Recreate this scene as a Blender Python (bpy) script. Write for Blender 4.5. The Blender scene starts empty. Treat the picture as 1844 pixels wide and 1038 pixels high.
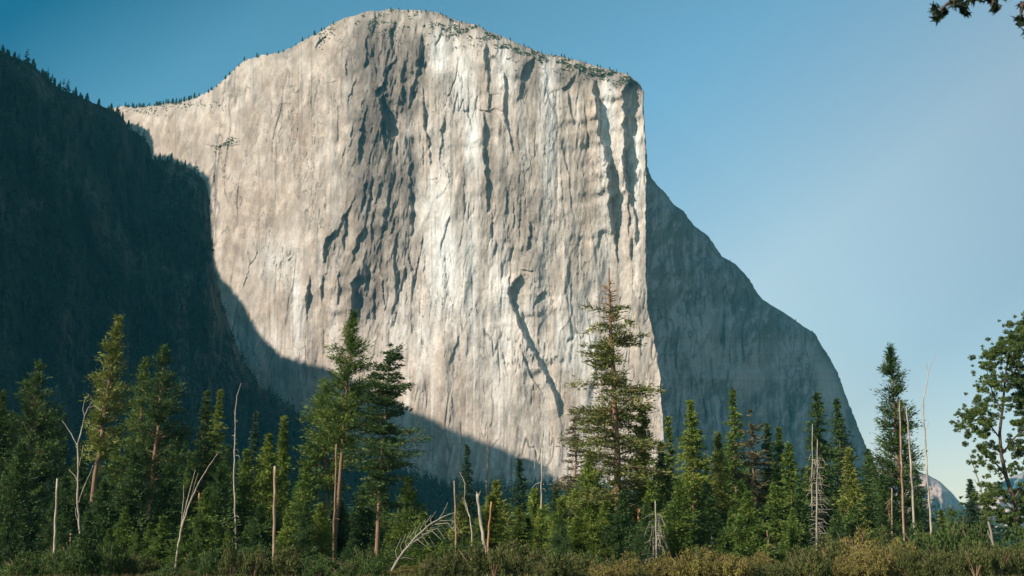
import bpy, math, random
import numpy as np
R = math.radians
random.seed(7)
rs = np.random.RandomState(11)
scene = bpy.context.scene
COL = scene.collection

# ------------------------------------------------------------------ camera
W, H, F = 1844.0, 1038.0, 1977.0
HOR = 992.0
PITCH = math.atan((HOR - H / 2) / F)
CAMZ = 2.2
cp, sp = math.cos(PITCH), math.sin(PITCH)
cam = bpy.data.cameras.new('camera')
cam.sensor_width = 36.0
cam.lens = F / W * 36.0
cam.clip_start = 0.1
cam.clip_end = 40000
cam.dof.use_dof = True
cam.dof.focus_distance = 320
cam.dof.aperture_fstop = 2.8
co = bpy.data.objects.new('camera', cam)
co.location = (0, 0, CAMZ)
co.rotation_euler = (math.pi / 2 + PITCH, 0, 0)
COL.objects.link(co)
scene.camera = co


def ray(px, py):
    dx = (np.asarray(px, float) - W / 2) / F
    dy = (H / 2 - np.asarray(py, float)) / F
    return dx, cp - dy * sp, sp + dy * cp


def at(px, py, Y):
    a, b, c = ray(px, py)
    k = np.asarray(Y, float) / b
    return a * k, b * k, CAMZ + c * k


# ------------------------------------------------------------------ sun and sky
S = np.array([-0.72, -0.46, 0.56])
S = S / np.linalg.norm(S)
ELEV = math.asin(S[2])
sun = bpy.data.lights.new('sun', 'SUN')
sun.energy = 5.0
sun.angle = R(0.5)
sun.color = (1.0, 0.915, 0.80)
so = bpy.data.objects.new('sun', sun)
from mathutils import Vector
so.rotation_euler = Vector(S).to_track_quat('Z', 'Y').to_euler()
COL.objects.link(so)
world = bpy.data.worlds.new('World')
scene.world = world
world.use_nodes = True
nt = world.node_tree
bg = nt.nodes['Background']
sky = nt.nodes.new('ShaderNodeTexSky')
sky.sky_type = 'NISHITA'
sky.sun_disc = False
sky.sun_elevation = ELEV
sky.sun_rotation = math.atan2(S[0], S[1])
sky.altitude = 1200
sky.air_density = 1.0
sky.dust_density = 1.6
sky.ozone_density = 1.6
tint = nt.nodes.new('ShaderNodeMixRGB')
tint.blend_type = 'MULTIPLY'
tint.inputs[0].default_value = 1.0
tint.inputs[2].default_value = tuple(v_ / .34 * .105 / .15 for v_ in (0.60, 1.0, 1.0)) + (1,)
nt.links.new(sky.outputs[0], tint.inputs[1])
# the sky's own gradient: deep on the high left side, milky towards the valley haze on the right
tcw = nt.nodes.new('ShaderNodeTexCoord')
dt = nt.nodes.new('ShaderNodeVectorMath'); dt.operation = 'DOT_PRODUCT'; dt.inputs[1].default_value = (0.6, 0.0, -0.8)
nt.links.new(tcw.outputs['Generated'], dt.inputs[0])
mrw = nt.nodes.new('ShaderNodeMapRange'); mrw.inputs['From Min'].default_value = -1; mrw.inputs['From Max'].default_value = 1
nt.links.new(dt.outputs['Value'], mrw.inputs['Value'])
rw = nt.nodes.new('ShaderNodeValToRGB'); ew = rw.color_ramp.elements
for _ in range(4): ew.new(0.5)
for k_, (p_, c_) in enumerate([(-.75, (.07, .40, .42)), (-.58, (.03, .42, .50)), (-.49, (.98, 1.04, .93)), (-.24, (1.75, 1.40, 1.20)), (-.055, (2.85, 1.36, .97)), (.08, (1.80, .84, .66))]):
    ew[k_].position = (p_ + 1) / 2; ew[k_].color = tuple(v_ * .34 for v_ in c_) + (1,)
nt.links.new(mrw.outputs[0], rw.inputs[0])
grad = nt.nodes.new('ShaderNodeMixRGB'); grad.blend_type = 'MULTIPLY'; grad.inputs[0].default_value = 1.0
nt.links.new(tint.outputs[0], grad.inputs[1]); nt.links.new(rw.outputs[0], grad.inputs[2])
nt.links.new(grad.outputs[0], bg.inputs[0])
bg.inputs[1].default_value = 0.15

scene.view_settings.view_transform = 'Standard'
scene.view_settings.look = 'None'
scene.view_settings.exposure = 0.58
scene.view_settings.gamma = 1.0
scene.cycles.use_denoising = True
scene.cycles.max_bounces = 6
scene.cycles.diffuse_bounces = 3
scene.cycles.volume_bounces = 1
scene.cycles.transparent_max_bounces = 6


# ------------------------------------------------------------------ materials
def new_mat(name):
    m = bpy.data.materials.new(name)
    m.use_nodes = True
    t = m.node_tree
    b = t.nodes['Principled BSDF']
    b.inputs['Roughness'].default_value = 0.85
    b.inputs['Specular IOR Level'].default_value = 0.15
    return m, t, b


def ramp(t, stops):
    r = t.nodes.new('ShaderNodeValToRGB')
    e = r.color_ramp.elements
    while len(e) < len(stops):
        e.new(0.5)
    for k, (p, c) in enumerate(stops):
        e[k].position = p
        e[k].color = (*c, 1)
    return r


def noise(t, scale, detail=4, rough=0.6, coord='Object', sc=(1, 1, 1)):
    tc = t.nodes.new('ShaderNodeTexCoord')
    mp = t.nodes.new('ShaderNodeMapping')
    mp.inputs['Scale'].default_value = sc
    n = t.nodes.new('ShaderNodeTexNoise')
    n.inputs['Scale'].default_value = scale
    n.inputs['Detail'].default_value = detail
    n.inputs['Roughness'].default_value = rough
    t.links.new(tc.outputs[coord], mp.inputs[0])
    t.links.new(mp.outputs[0], n.inputs['Vector'])
    return n


def leaf_mat(name, dark, mid, light, trans=0.25, clump=0.45):
    m, t, b = new_mat(name)
    g = t.nodes.new('ShaderNodeNewGeometry')
    n = noise(t, clump, 3, 0.6)
    mx = t.nodes.new('ShaderNodeMath')
    mx.operation = 'MULTIPLY_ADD'
    t.links.new(g.outputs['Random Per Island'], mx.inputs[0])
    mx.inputs[1].default_value = 0.45
    ad = t.nodes.new('ShaderNodeMath')
    ad.operation = 'MULTIPLY_ADD'
    t.links.new(n.outputs['Fac'], ad.inputs[0])
    ad.inputs[1].default_value = 1.5
    ad.inputs[2].default_value = -0.48
    t.links.new(ad.outputs[0], mx.inputs[2])
    r = ramp(t, [(0.1, dark), (0.5, mid), (0.95, light)])
    t.links.new(mx.outputs[0], r.inputs[0])
    t.links.new(r.outputs[0], b.inputs['Base Color'])
    b.inputs['Roughness'].default_value = 0.6
    tr = t.nodes.new('ShaderNodeBsdfTranslucent')
    t.links.new(r.outputs[0], tr.inputs['Color'])
    ms = t.nodes.new('ShaderNodeMixShader')
    ms.inputs[0].default_value = trans
    t.links.new(b.outputs[0], ms.inputs[1])
    t.links.new(tr.outputs[0], ms.inputs[2])
    t.links.new(ms.outputs[0], t.nodes['Material Output'].inputs[0])
    return m


def bark_mat(name, a, c, streak=3.0):
    m, t, b = new_mat(name)
    n = noise(t, streak, 5, 0.7, sc=(1, 1, 0.25))
    r = ramp(t, [(0.3, a), (0.7, c)])
    t.links.new(n.outputs['Fac'], r.inputs[0])
    t.links.new(r.outputs[0], b.inputs['Base Color'])
    bp = t.nodes.new('ShaderNodeBump')
    bp.inputs['Strength'].default_value = 0.6
    bp.inputs['Distance'].default_value = 0.05
    t.links.new(n.outputs['Fac'], bp.inputs['Height'])
    t.links.new(bp.outputs[0], b.inputs['Normal'])
    return m


M = {}
M['dark'] = leaf_mat('needles_dark', (0.020, 0.042, 0.020), (0.055, 0.10, 0.030), (0.14, 0.19, 0.045))
M['mid'] = leaf_mat('needles_mid', (0.028, 0.058, 0.018), (0.10, 0.155, 0.030), (0.25, 0.29, 0.055))
M['bright'] = leaf_mat('needles_bright', (0.040, 0.078, 0.018), (0.15, 0.20, 0.034), (0.34, 0.36, 0.07))
M['gold'] = leaf_mat('needles_gold', (0.048, 0.075, 0.020), (0.165, 0.19, 0.042), (0.37, 0.37, 0.085))
M['brown'] = leaf_mat('needles_dying', (0.065, 0.06, 0.032), (0.13, 0.115, 0.06), (0.24, 0.20, 0.11))
M['blue'] = leaf_mat('needles_blue_green', (0.022, 0.048, 0.030), (0.045, 0.085, 0.045), (0.075, 0.12, 0.05))
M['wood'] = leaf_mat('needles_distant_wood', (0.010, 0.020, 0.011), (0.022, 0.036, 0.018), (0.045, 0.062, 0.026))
M['oak'] = leaf_mat('broad_leaves', (0.035, 0.060, 0.020), (0.095, 0.135, 0.035), (0.20, 0.24, 0.06), 0.35)
M['shrub'] = leaf_mat('shrub_leaves', (0.045, 0.055, 0.018), (0.10, 0.11, 0.032), (0.17, 0.17, 0.05), 0.3)
M['shrubgold'] = leaf_mat('golden_shrub_leaves', (0.11, 0.085, 0.03), (0.21, 0.17, 0.05), (0.30, 0.27, 0.07), 0.3)
M['shrubgreen'] = leaf_mat('green_shrub_leaves', (0.035, 0.06, 0.018), (0.07, 0.11, 0.028), (0.12, 0.17, 0.04), 0.3)
M['bark'] = bark_mat('bark_brown', (0.13, 0.075, 0.045), (0.30, 0.185, 0.12))
M['barkorange'] = bark_mat('bark_orange', (0.22, 0.10, 0.05), (0.46, 0.24, 0.12))
M['barkdark'] = bark_mat('bark_dark', (0.05, 0.035, 0.028), (0.12, 0.085, 0.065))
M['barkgrey'] = bark_mat('bark_grey', (0.16, 0.13, 0.11), (0.32, 0.27, 0.22))
M['dead'] = bark_mat('dead_wood_pale', (0.13, 0.095, 0.07), (0.56, 0.47, 0.37))
M['deadbrown'] = bark_mat('dead_wood_brown', (0.12, 0.07, 0.045), (0.44, 0.30, 0.20))
M['deadgrey'] = bark_mat('dead_wood_grey', (0.20, 0.165, 0.135), (0.38, 0.33, 0.27))


# ------------------------------------------------------------------ noise
_tab = {}


def vn(x, y, seed=0):
    if seed not in _tab:
        _tab[seed] = np.random.RandomState(seed + 100).rand(256, 256)
    T = _tab[seed]
    x = np.asarray(x, float); y = np.asarray(y, float)
    xf = np.floor(x); yf = np.floor(y)
    u = x - xf; v = y - yf
    u = u * u * (3 - 2 * u); v = v * v * (3 - 2 * v)
    i = xf.astype(int) & 255; j = yf.astype(int) & 255
    i1 = (i + 1) & 255; j1 = (j + 1) & 255
    return (T[i, j] * (1 - u) + T[i1, j] * u) * (1 - v) + (T[i, j1] * (1 - u) + T[i1, j1] * u) * v


def fbm(x, y, seed=0, o=4, g=0.5):
    s = 0; a = 1.0; n = 0
    for k in range(o):
        s = s + a * (vn(x * 2 ** k + 17 * k, y * 2 ** k + 31 * k, seed + k) * 2 - 1)
        n += a; a *= g
    return s / n


def sstep(a, b, x):
    t = np.clip((np.asarray(x, float) - a) / (b - a), 0, 1)
    return t * t * (3 - 2 * t)


# ------------------------------------------------------------------ mesh helpers
def mesh_np(name, V, Fc, mats, smooth=False, matidx=None):
    V = np.asarray(V, np.float32); Fc = np.asarray(Fc, np.int32)
    me = bpy.data.meshes.new(name)
    k = Fc.shape[1]
    me.vertices.add(len(V)); me.loops.add(Fc.size); me.polygons.add(len(Fc))
    me.vertices.foreach_set('co', V.ravel())
    me.loops.foreach_set('vertex_index', Fc.ravel())
    me.polygons.foreach_set('loop_start', np.arange(0, Fc.size, k, dtype=np.int32))
    if smooth:
        me.polygons.foreach_set('use_smooth', np.ones(len(Fc), bool))
    for m in mats:
        me.materials.append(m)
    if matidx is not None:
        me.polygons.foreach_set('material_index', np.asarray(matidx, np.int32))
    me.update(calc_edges=True)
    return me


def grid_faces(nr, nc, flip=False):
    i = np.arange((nr - 1) * (nc - 1))
    r = i // (nc - 1); c = i % (nc - 1)
    a = r * nc + c
    q = np.stack([a, a + nc, a + nc + 1, a + 1], 1)
    return q[:, ::-1] if flip else q


def link(name, me, parent=None, loc=None):
    o = bpy.data.objects.new(name, me)
    COL.objects.link(o)
    if parent: o.parent = parent
    if loc is not None: o.location = loc
    return o


def tag(o, label=None, cat=None, group=None, kind=None):
    if label: o['label'] = label
    if cat: o['category'] = cat
    if group: o['group'] = group
    if kind: o['kind'] = kind
    return o


def tube(pts, radii, n=6):
    """closed tapered tube along a 3D polyline -> verts, quads"""
    P = np.asarray(pts, float); k = len(P)
    T = np.gradient(P, axis=0)
    T /= np.linalg.norm(T, axis=1)[:, None] + 1e-9
    ref = np.array([0.0, 0, 1.0]) if abs(T[0][2]) < 0.8 else np.array([0.0, 1.0, 0])
    A = np.cross(T, ref); A /= np.linalg.norm(A, axis=1)[:, None] + 1e-9
    B = np.cross(T, A)
    th = np.linspace(0, 2 * math.pi, n, endpoint=False)
    V = P[:, None, :] + (np.cos(th)[None, :, None] * A[:, None, :] + np.sin(th)[None, :, None] * B[:, None, :]) * np.asarray(radii)[:, None, None]
    V = V.reshape(-1, 3)
    f = []
    for i in range(k - 1):
        for j in range(n):
            f.append((i * n + j, i * n + (j + 1) % n, (i + 1) * n + (j + 1) % n, (i + 1) * n + j))
    for base in (0, (k - 1) * n):   # end caps as quads to the ring
        for j in range(1, n - 2, 2):
            f.append((base, base + j, base + j + 1, base + min(j + 2, n - 1)))
    return V, np.array(f, int)


def join(parts):
    Vs, Fs, o = [], [], 0
    for v, f in parts:
        Vs.append(v); Fs.append(f + o); o += len(v)
    return np.concatenate(Vs), np.concatenate(Fs)


def tris(C, D, L, Wd, rnd):
    """leaf triangles: centres C, directions D, length L, width Wd"""
    n = len(C)
    D = D / (np.linalg.norm(D, axis=1)[:, None] + 1e-9)
    Q = rnd.normal(size=(n, 3))
    Sd = np.cross(D, Q); Sd /= np.linalg.norm(Sd, axis=1)[:, None] + 1e-9
    L = np.broadcast_to(L, (n,))[:, None]; Wd = np.broadcast_to(Wd, (n,))[:, None]
    a = C - D * L * 0.4 + Sd * Wd * 0.5
    b = C - D * L * 0.4 - Sd * Wd * 0.5
    c = C + D * L * 0.6
    V = np.stack([a, b, c], 1).reshape(-1, 3)
    return V, np.arange(3 * n).reshape(-1, 3)


# ------------------------------------------------------------------ EL: the great granite wall
TOP = np.array([(100, 210), (150, 200), (225, 192), (262, 192), (300, 188), (330, 183), (350, 174), (375, 165), (393, 152), (405, 142), (425, 122),
       (445, 108), (470, 101), (500, 94), (525, 86), (545, 74), (570, 60), (600, 44), (630, 30), (660, 21), (700, 17), (740, 17),
       (790, 24), (820, 37), (860, 47), (900, 64), (940, 81), (980, 96), (1020, 104), (1060, 115), (1100, 126), (1130, 134),
       (1145, 143), (1153, 153), (1158, 165)], float)
NOSE = np.array([(120, 1150), (150, 1157), (165, 1159), (200, 1158), (250, 1161), (300, 1163), (380, 1162), (450, 1162), (540, 1165), (600, 1176),
        (660, 1186), (740, 1193), (870, 1201), (1000, 1206)], float)   # y, x
SIL = np.array([(120, 1154), (300, 1166), (325, 1176), (345, 1195), (358, 1206), (370, 1215), (381, 1232), (405, 1248), (425, 1275), (462, 1300), (476, 1325),
       (495, 1343), (518, 1358), (540, 1373), (556, 1400), (574, 1428), (590, 1450), (601, 1468), (620, 1478), (640, 1492),
       (670, 1508), (715, 1524), (755, 1540), (800, 1557), (870, 1590), (1000, 1650)], float)
YB = np.array([(100, 2230), (230, 2140), (400, 1985), (560, 1880), (700, 1830), (800, 1790), (900, 1775), (1000, 1772), (1100, 1775), (1170, 1768), (1210, 1760)], float)


def ytop(x): return np.interp(x, TOP[:, 0], TOP[:, 1]) + 3.0 * fbm(np.asarray(x) / 22, 0 * np.asarray(x), 60, 3)
def xnose(y): return np.interp(y, NOSE[:, 0], NOSE[:, 1]) + 3.4 * fbm(np.asarray(y) / 22, 0 * np.asarray(y), 61, 5, .6)
def xsil(y): return np.interp(y, SIL[:, 0], SIL[:, 1]) + 2.0 * fbm(np.asarray(y) / 8, 0 * np.asarray(y), 62, 5, .6)


# corners that face away from the sun: [(x, y, w)...], strength
ST = [
 ([(591, 60, 6), (580, 74, 10), (571, 88, 4)], .8),
 ([(669, 36, 5), (669, 52, 8)], .6),
 ([(662, 76, 5), (664, 98, 11), (661, 122, 7)], 1),
 ([(676, 80, 8), (674, 108, 12)], .6),
 ([(626, 110, 4), (625, 136, 6)], .7),
 ([(712, 40, 6), (709, 60, 12), (707, 88, 11), (716, 106, 9), (702, 122, 14), (697, 150, 12), (684, 166, 16), (696, 190, 24), (704, 212, 26), (706, 238, 16)], 1),
 ([(691, 170, 8), (693, 225, 16), (696, 262, 12)], .9),
 ([(664, 186, 8), (657, 225, 12), (653, 262, 14), (646, 294, 5)], 1),
 ([(762, 64, 8), (764, 92, 16), (760, 120, 15), (747, 158, 13), (739, 194, 7)], .75),
 ([(735, 110, 10), (728, 150, 16), (733, 190, 10)], .55),
 ([(763, 156, 5), (766, 205, 7), (770, 238, 9), (775, 262, 7), (778, 298, 4)], .95),
 ([(802, 210, 7), (800, 232, 9), (796, 262, 7), (792, 290, 4)], .8),
 ([(640, 350, 4), (632, 374, 8), (624, 390, 12), (626, 418, 13), (620, 446, 4)], 1),
 ([(604, 416, 8), (595, 431, 12), (590, 450, 11), (583, 470, 4)], 1),
 ([(673, 322, 6), (671, 355, 10), (664, 378, 7)], .9),
 ([(704, 348, 6), (700, 376, 15), (697, 408, 12)], .75),
 ([(659, 408, 5), (650, 431, 9), (640, 453, 8), (637, 470, 4)], .9),
 ([(673, 386, 6), (671, 425, 9), (669, 454, 5)], .9),
 ([(740, 278, 5), (741, 332, 9), (747, 376, 13), (744, 416, 9)], .8),
 ([(738, 458, 5), (744, 490, 8)], .7),
 ([(764, 440, 3), (768, 505, 6)], .45),
 ([(650, 486, 12), (643, 520, 22), (641, 560, 14)], .8),
 ([(664, 480, 8), (667, 522, 16)], .5),
 ([(676, 528, 8), (677, 574, 12)], .8),
 ([(685, 478, 4), (692, 502, 8), (695, 545, 8)], .9),
 ([(720, 490, 12), (713, 518, 8)], .8),
 ([(584, 496, 6), (581, 542, 7)], .95),
 ([(611, 494, 5), (610, 542, 6)], .9),
 ([(560, 498, 5), (556, 534, 11), (552, 574, 4)], .95),
 ([(464, 455, 3), (450, 484, 4), (440, 520, 3)], .6),
 ([(531, 452, 4), (520, 470, 4)], .6),
 ([(879, 80, 14), (878, 105, 15), (881, 132, 6), (881, 192, 4)], .9),
 ([(911, 136, 6), (912, 170, 10), (911, 204, 9), (917, 234, 5), (925, 274, 4)], .9),
 ([(873, 204, 4), (875, 250, 10), (877, 296, 11), (880, 335, 9), (878, 378, 6)], .9),
 ([(966, 106, 18), (953, 122, 20), (940, 142, 9)], .6),
 ([(946, 150, 12), (938, 180, 10)], .4),
 ([(1036, 135, 6), (1029, 150, 9), (1017, 160, 9)], .9),
 ([(1025, 166, 4), (1029, 190, 6), (1034, 222, 3)], .8),
 ([(1076, 150, 10), (1081, 180, 18), (1085, 210, 20), (1092, 250, 21), (1103, 296, 20), (1107, 331, 24), (1108, 362, 24), (1110, 392, 21), (1111, 430, 14), (1114, 472, 6)], 1.0),
 ([(1139, 152, 26), (1137, 175, 30), (1133, 229, 22), (1132, 283, 20), (1135, 320, 16), (1138, 350, 12), (1146, 392, 7), (1149, 434, 6)], 1.0),
 ([(1134, 356, 6), (1134, 418, 6)], .9),
 ([(1139, 430, 6), (1139, 464, 6)], .9),
 ([(1140, 482, 4), (1140, 516, 5)], .7),
 ([(916, 345, 6), (912, 384, 6)], .7),
 ([(886, 386, 4), (886, 434, 5)], .8),
 ([(894, 436, 7), (893, 464, 6)], .9),
 ([(926, 366, 4), (926, 410, 4)], .7),
 ([(957, 400, 8), (954, 446, 9)], .8),
 ([(923, 444, 4), (918, 512, 5)], .8),
 ([(938, 498, 12), (927, 518, 20), (925, 545, 15), (937, 571, 15), (949, 602, 15), (963, 632, 14), (987, 672, 15), (1006, 713, 15), (1011, 744, 7)], 1),
 ([(985, 524, 6), (974, 532, 18), (963, 550, 5)], .7),
 ([(1080, 420, 6), (1080, 446, 6)], .7),
 ([(1029, 500, 3), (1030, 560, 5)], .5),
 ([(936, 620, 3), (952, 668, 7), (977, 708, 3)], .85),
 ([(828, 606, 4), (813, 650, 4)], .7),
 ([(906, 636, 3), (913, 670, 4)], .7),
 ([(840, 190, 3), (852, 232, 5)], .4), ([(835, 300, 3), (838, 380, 4)], .4), ([(1012, 300, 4), (1016, 390, 5)], .35),
 ([(985, 200, 4), (982, 280, 5)], .35), ([(1060, 230, 4), (1062, 330, 4)], .4), ([(905, 440, 3), (903, 560, 4)], .35),
 ([(540, 180, 3), (535, 240, 4)], .35), ([(470, 190, 3), (462, 260, 4)], .4), ([(400, 260, 3), (384, 340, 4)], .4),
 ([(700, 560, 4), (702, 620, 8)], .5), ([(1060, 560, 4), (1066, 640, 5)], .4), ([(1000, 420, 3), (1004, 480, 4)], .4),
 ([(330, 210, 3), (322, 260, 3)], .5), ([(500, 300, 3), (494, 380, 3)], .3), ([(850, 560, 3), (842, 640, 4)], .3),
 ([(1150, 560, 3), (1156, 640, 4)], .5), ([(760, 600, 3), (764, 680, 4)], .3), ([(730, 560, 4), (728, 610, 4)], .4),
]
_g = np.random.RandomState(88)
for _ in range(75):       # many small corners in the broken middle band
    _y = 50 + 520 * _g.rand(); _x = 694 + 38 * _g.normal() - .05 * (_y - 250); _l = 14 + 46 * _g.rand(); _w = 2.5 + 6 * _g.rand() ** 2
    _k = -.16 - .22 * _g.rand()
    ST.append(([(_x, _y, _w * .6), (_x + _k * _l * .4, _y + _l * .5, _w), (_x + _k * _l, _y + _l, _w * .4)], .55 + .4 * _g.rand()))
for _ in range(110):      # long thin corners elsewhere
    _x = 300 + 850 * _g.rand(); _t = float(np.interp(_x, TOP[:, 0], TOP[:, 1])); _y = _t + 15 + (700 - _t) * _g.rand(); _l = 25 + 110 * _g.rand() ** 1.5; _w = 1.4 + 2.6 * _g.rand() ** 2
    _k = .10 * _g.normal()
    ST.append(([(_x, _y, _w * .6), (_x + _k * _l * .5, _y + _l * .5, _w), (_x + _k * _l, _y + _l, _w * .5)], .35 + .4 * _g.rand()))
# horizontal roofs/ledges: x0, x1, y, strength
LEDGE = [(775, 790, 322, 2.5), (1068, 1092, 136, 6), (1110, 1136, 153, 6), (800, 850, 200, 1.0), (765, 790, 203, 1.5), (1072, 1094, 347, 2.5), (882, 905, 168, 2), (862, 905, 197, 3),
         (940, 960, 487, 4), (1010, 1060, 441, .8), (370, 430, 262, 3), (505, 525, 188, 2), (590, 606, 148, 2)]


def wall_depth(x, y):
    """x, y: photo-plan coordinates of the A face -> distance Y"""
    d = y - ytop(x)
    Y = np.interp(x, YB[:, 0], YB[:, 1])
    Y = Y + (900 - y) * np.interp(x, [200, 700, 1160], [0.30, 0.13, 0.08])
    am = np.interp(x, [225, 500, 640, 760, 1000, 1158], [45, 55, 80, 55, 34, 10])
    sc = np.interp(x, [225, 500, 640, 760, 1000, 1158], [26, 35, 45, 28, 20, 8])
    Y = Y + am * np.exp(-np.maximum(d, -3) / sc)
    Y = Y - 70 * np.clip((y - 560) / 330, 0, 2) ** 2
    # big flutes and bulges
    wx = x + 8 * fbm(x / 60, y / 60, 40, 3)
    Y = Y + 16 * fbm(wx / 150, y / 420, 1, 2) + 9 * fbm(wx / 48, y / 260, 5, 3)
    rough = 0.46 + 1.5 * np.exp(-((x - 700) / 75) ** 2) * sstep(640, 560, y) + 0.5 * np.exp(-np.maximum(d, 0) / 40) + 0.25 * sstep(850, 950, x)
    rough = rough * np.where(y > 600, np.interp(y, [600, 760], [1, .55]), 1)
    Y = Y + rough * (6.0 * np.abs(fbm(wx / 34, y / 240, 9, 4, .55)) + 2.4 * np.abs(fbm((wx + .15 * y) / 10, y / 80, 12, 4, .6)) + 1.1 * np.abs(fbm((wx - .1 * y) / 4.5, y / 30, 15, 3, .6)))
    zone = np.exp(-((x - 692 + .05 * (y - 300)) / 62) ** 2) * sstep(640, 560, y) + .45 * np.exp(-((x - 915) / 45) ** 2 - ((y - 380) / 110) ** 2) + .5 * np.exp(-((x - 1030) / 110) ** 2 - ((y - 135) / 26) ** 2) + .25 * sstep(420, 560, y) * np.exp(-((x - 600) / 60) ** 2)
    qx = x + .28 * y
    Y = Y + zone * (12 * (.35 - np.abs(fbm(qx / 24, y / 110, 350, 3))) + 4.5 * np.abs(fbm(qx / 9, y / 50, 355, 3)) + 1.6 * fbm(x / 4, y / 18, 358, 3))
    Y = Y + 1.6 * fbm((x + .2 * y) / 13, (y - .4 * x) / 48, 361, 4, .6)
    # overlapping slabs: each leans left and ends in a corner at its right
    for P_, a, sd in [(46, 4.6, 21), (23, 2.0, 25), (11, 1.1, 29), (5.5, .6, 33)]:
        s_ = (x + .12 * y * (sd == 25) - .10 * y * (sd == 29) + P_ * 1.5 * fbm(x / (P_ * 2.4), y / (P_ * 3.5), sd, 4)) / P_
        col = np.floor(s_); fr = s_ - col
        am_ = sstep(.42, .78, vn(col * 1.7 + 9, y / (P_ * 3.2) + col * 5.3, sd + 2))
        Y = Y + rough * a * am_ * (sstep(.80, .97, fr) - np.where(fr > .0, fr, 0))
    for P_, sd, dep_ in [(46, 191, 2.6), (22, 194, 1.6), (11, 197, 1.0)]:
        f_ = np.abs(fbm((x + .12 * y) / P_, y / (P_ * 5.5), sd, 4, .6))
        Y = Y + dep_ * (1 - sstep(0, .05, f_)) * sstep(.56, .70, vn(x / 40, y / 80, sd + 5))
    # corners
    jx = x + 1.2 * fbm(x / 9, y / 17, 70, 3) + 1.6 * fbm(x / 4, y / 5, 75, 2)
    jy = y + 5 * fbm(x / 11, y / 14, 73, 2)
    for pts, k in ST:
        p = np.array(pts, float)
        y0, y1 = p[0, 1], p[-1, 1]
        m = (y > y0 - 26) & (y < y1 + 26) & (np.abs(x - np.clip(x, p[:, 0].min() - 70, p[:, 0].max() + 70)) < 1)
        if not m.any(): continue
        X_, Y_ = jx[m], jy[m]
        xc = np.interp(Y_, p[:, 1], p[:, 0]); w = np.interp(Y_, p[:, 1], p[:, 2])
        fade = sstep(y0 - 7, y0 + 5, Y_) * (1 - sstep(y1 - 5, y1 + 12, Y_))
        qn = vn(Y_ / 11 + X_ / 60, X_ * 0 + y0, 371) * 4
        xc = xc + np.minimum(w * .45, 3.2) * ((np.floor(qn) + sstep(.55, 1, qn - np.floor(qn))) / 3 - .6)
        w = w * (1 + np.clip(6 / w, .1, .45) * (vn(Y_ / 15 + X_ / 70, X_ * 0 + y0, 374) * 2 - 1))
        u = X_ - (xc - w / 2)
        hgt = 1.15 * w * k * fade
        stepw = np.maximum(w * .34, 1.2)
        L = 2.2 * w + 5
        prof = np.where(u < 0, -.5 * np.exp(u / L), np.where(u < stepw, -.5 + u / stepw, .5 * np.exp(-(u - stepw) / (1.6 * w + 4))))
        Y[m] += hgt * prof
    for x0, x1, yy, a in LEDGE:
        m = (x > x0 - 6) & (x < x1 + 6) & (np.abs(y - yy) < 40)
        if not m.any(): continue
        X_, Y_ = x[m], jy[m]
        yl = yy + 3 * fbm(X_ / 14, X_ * 0, 80, 2)
        fade = sstep(x0 - 5, x0 + 4, X_) * (1 - sstep(x1 - 4, x1 + 5, X_))
        v = Y_ - yl
        Y[m] += a * fade * np.where(v < -1, -.5 * np.exp((v + 1) / 12), np.where(v < 1, .5 * v, .5 * np.exp(-(v - 1) / 9)))
    return Y


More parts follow.
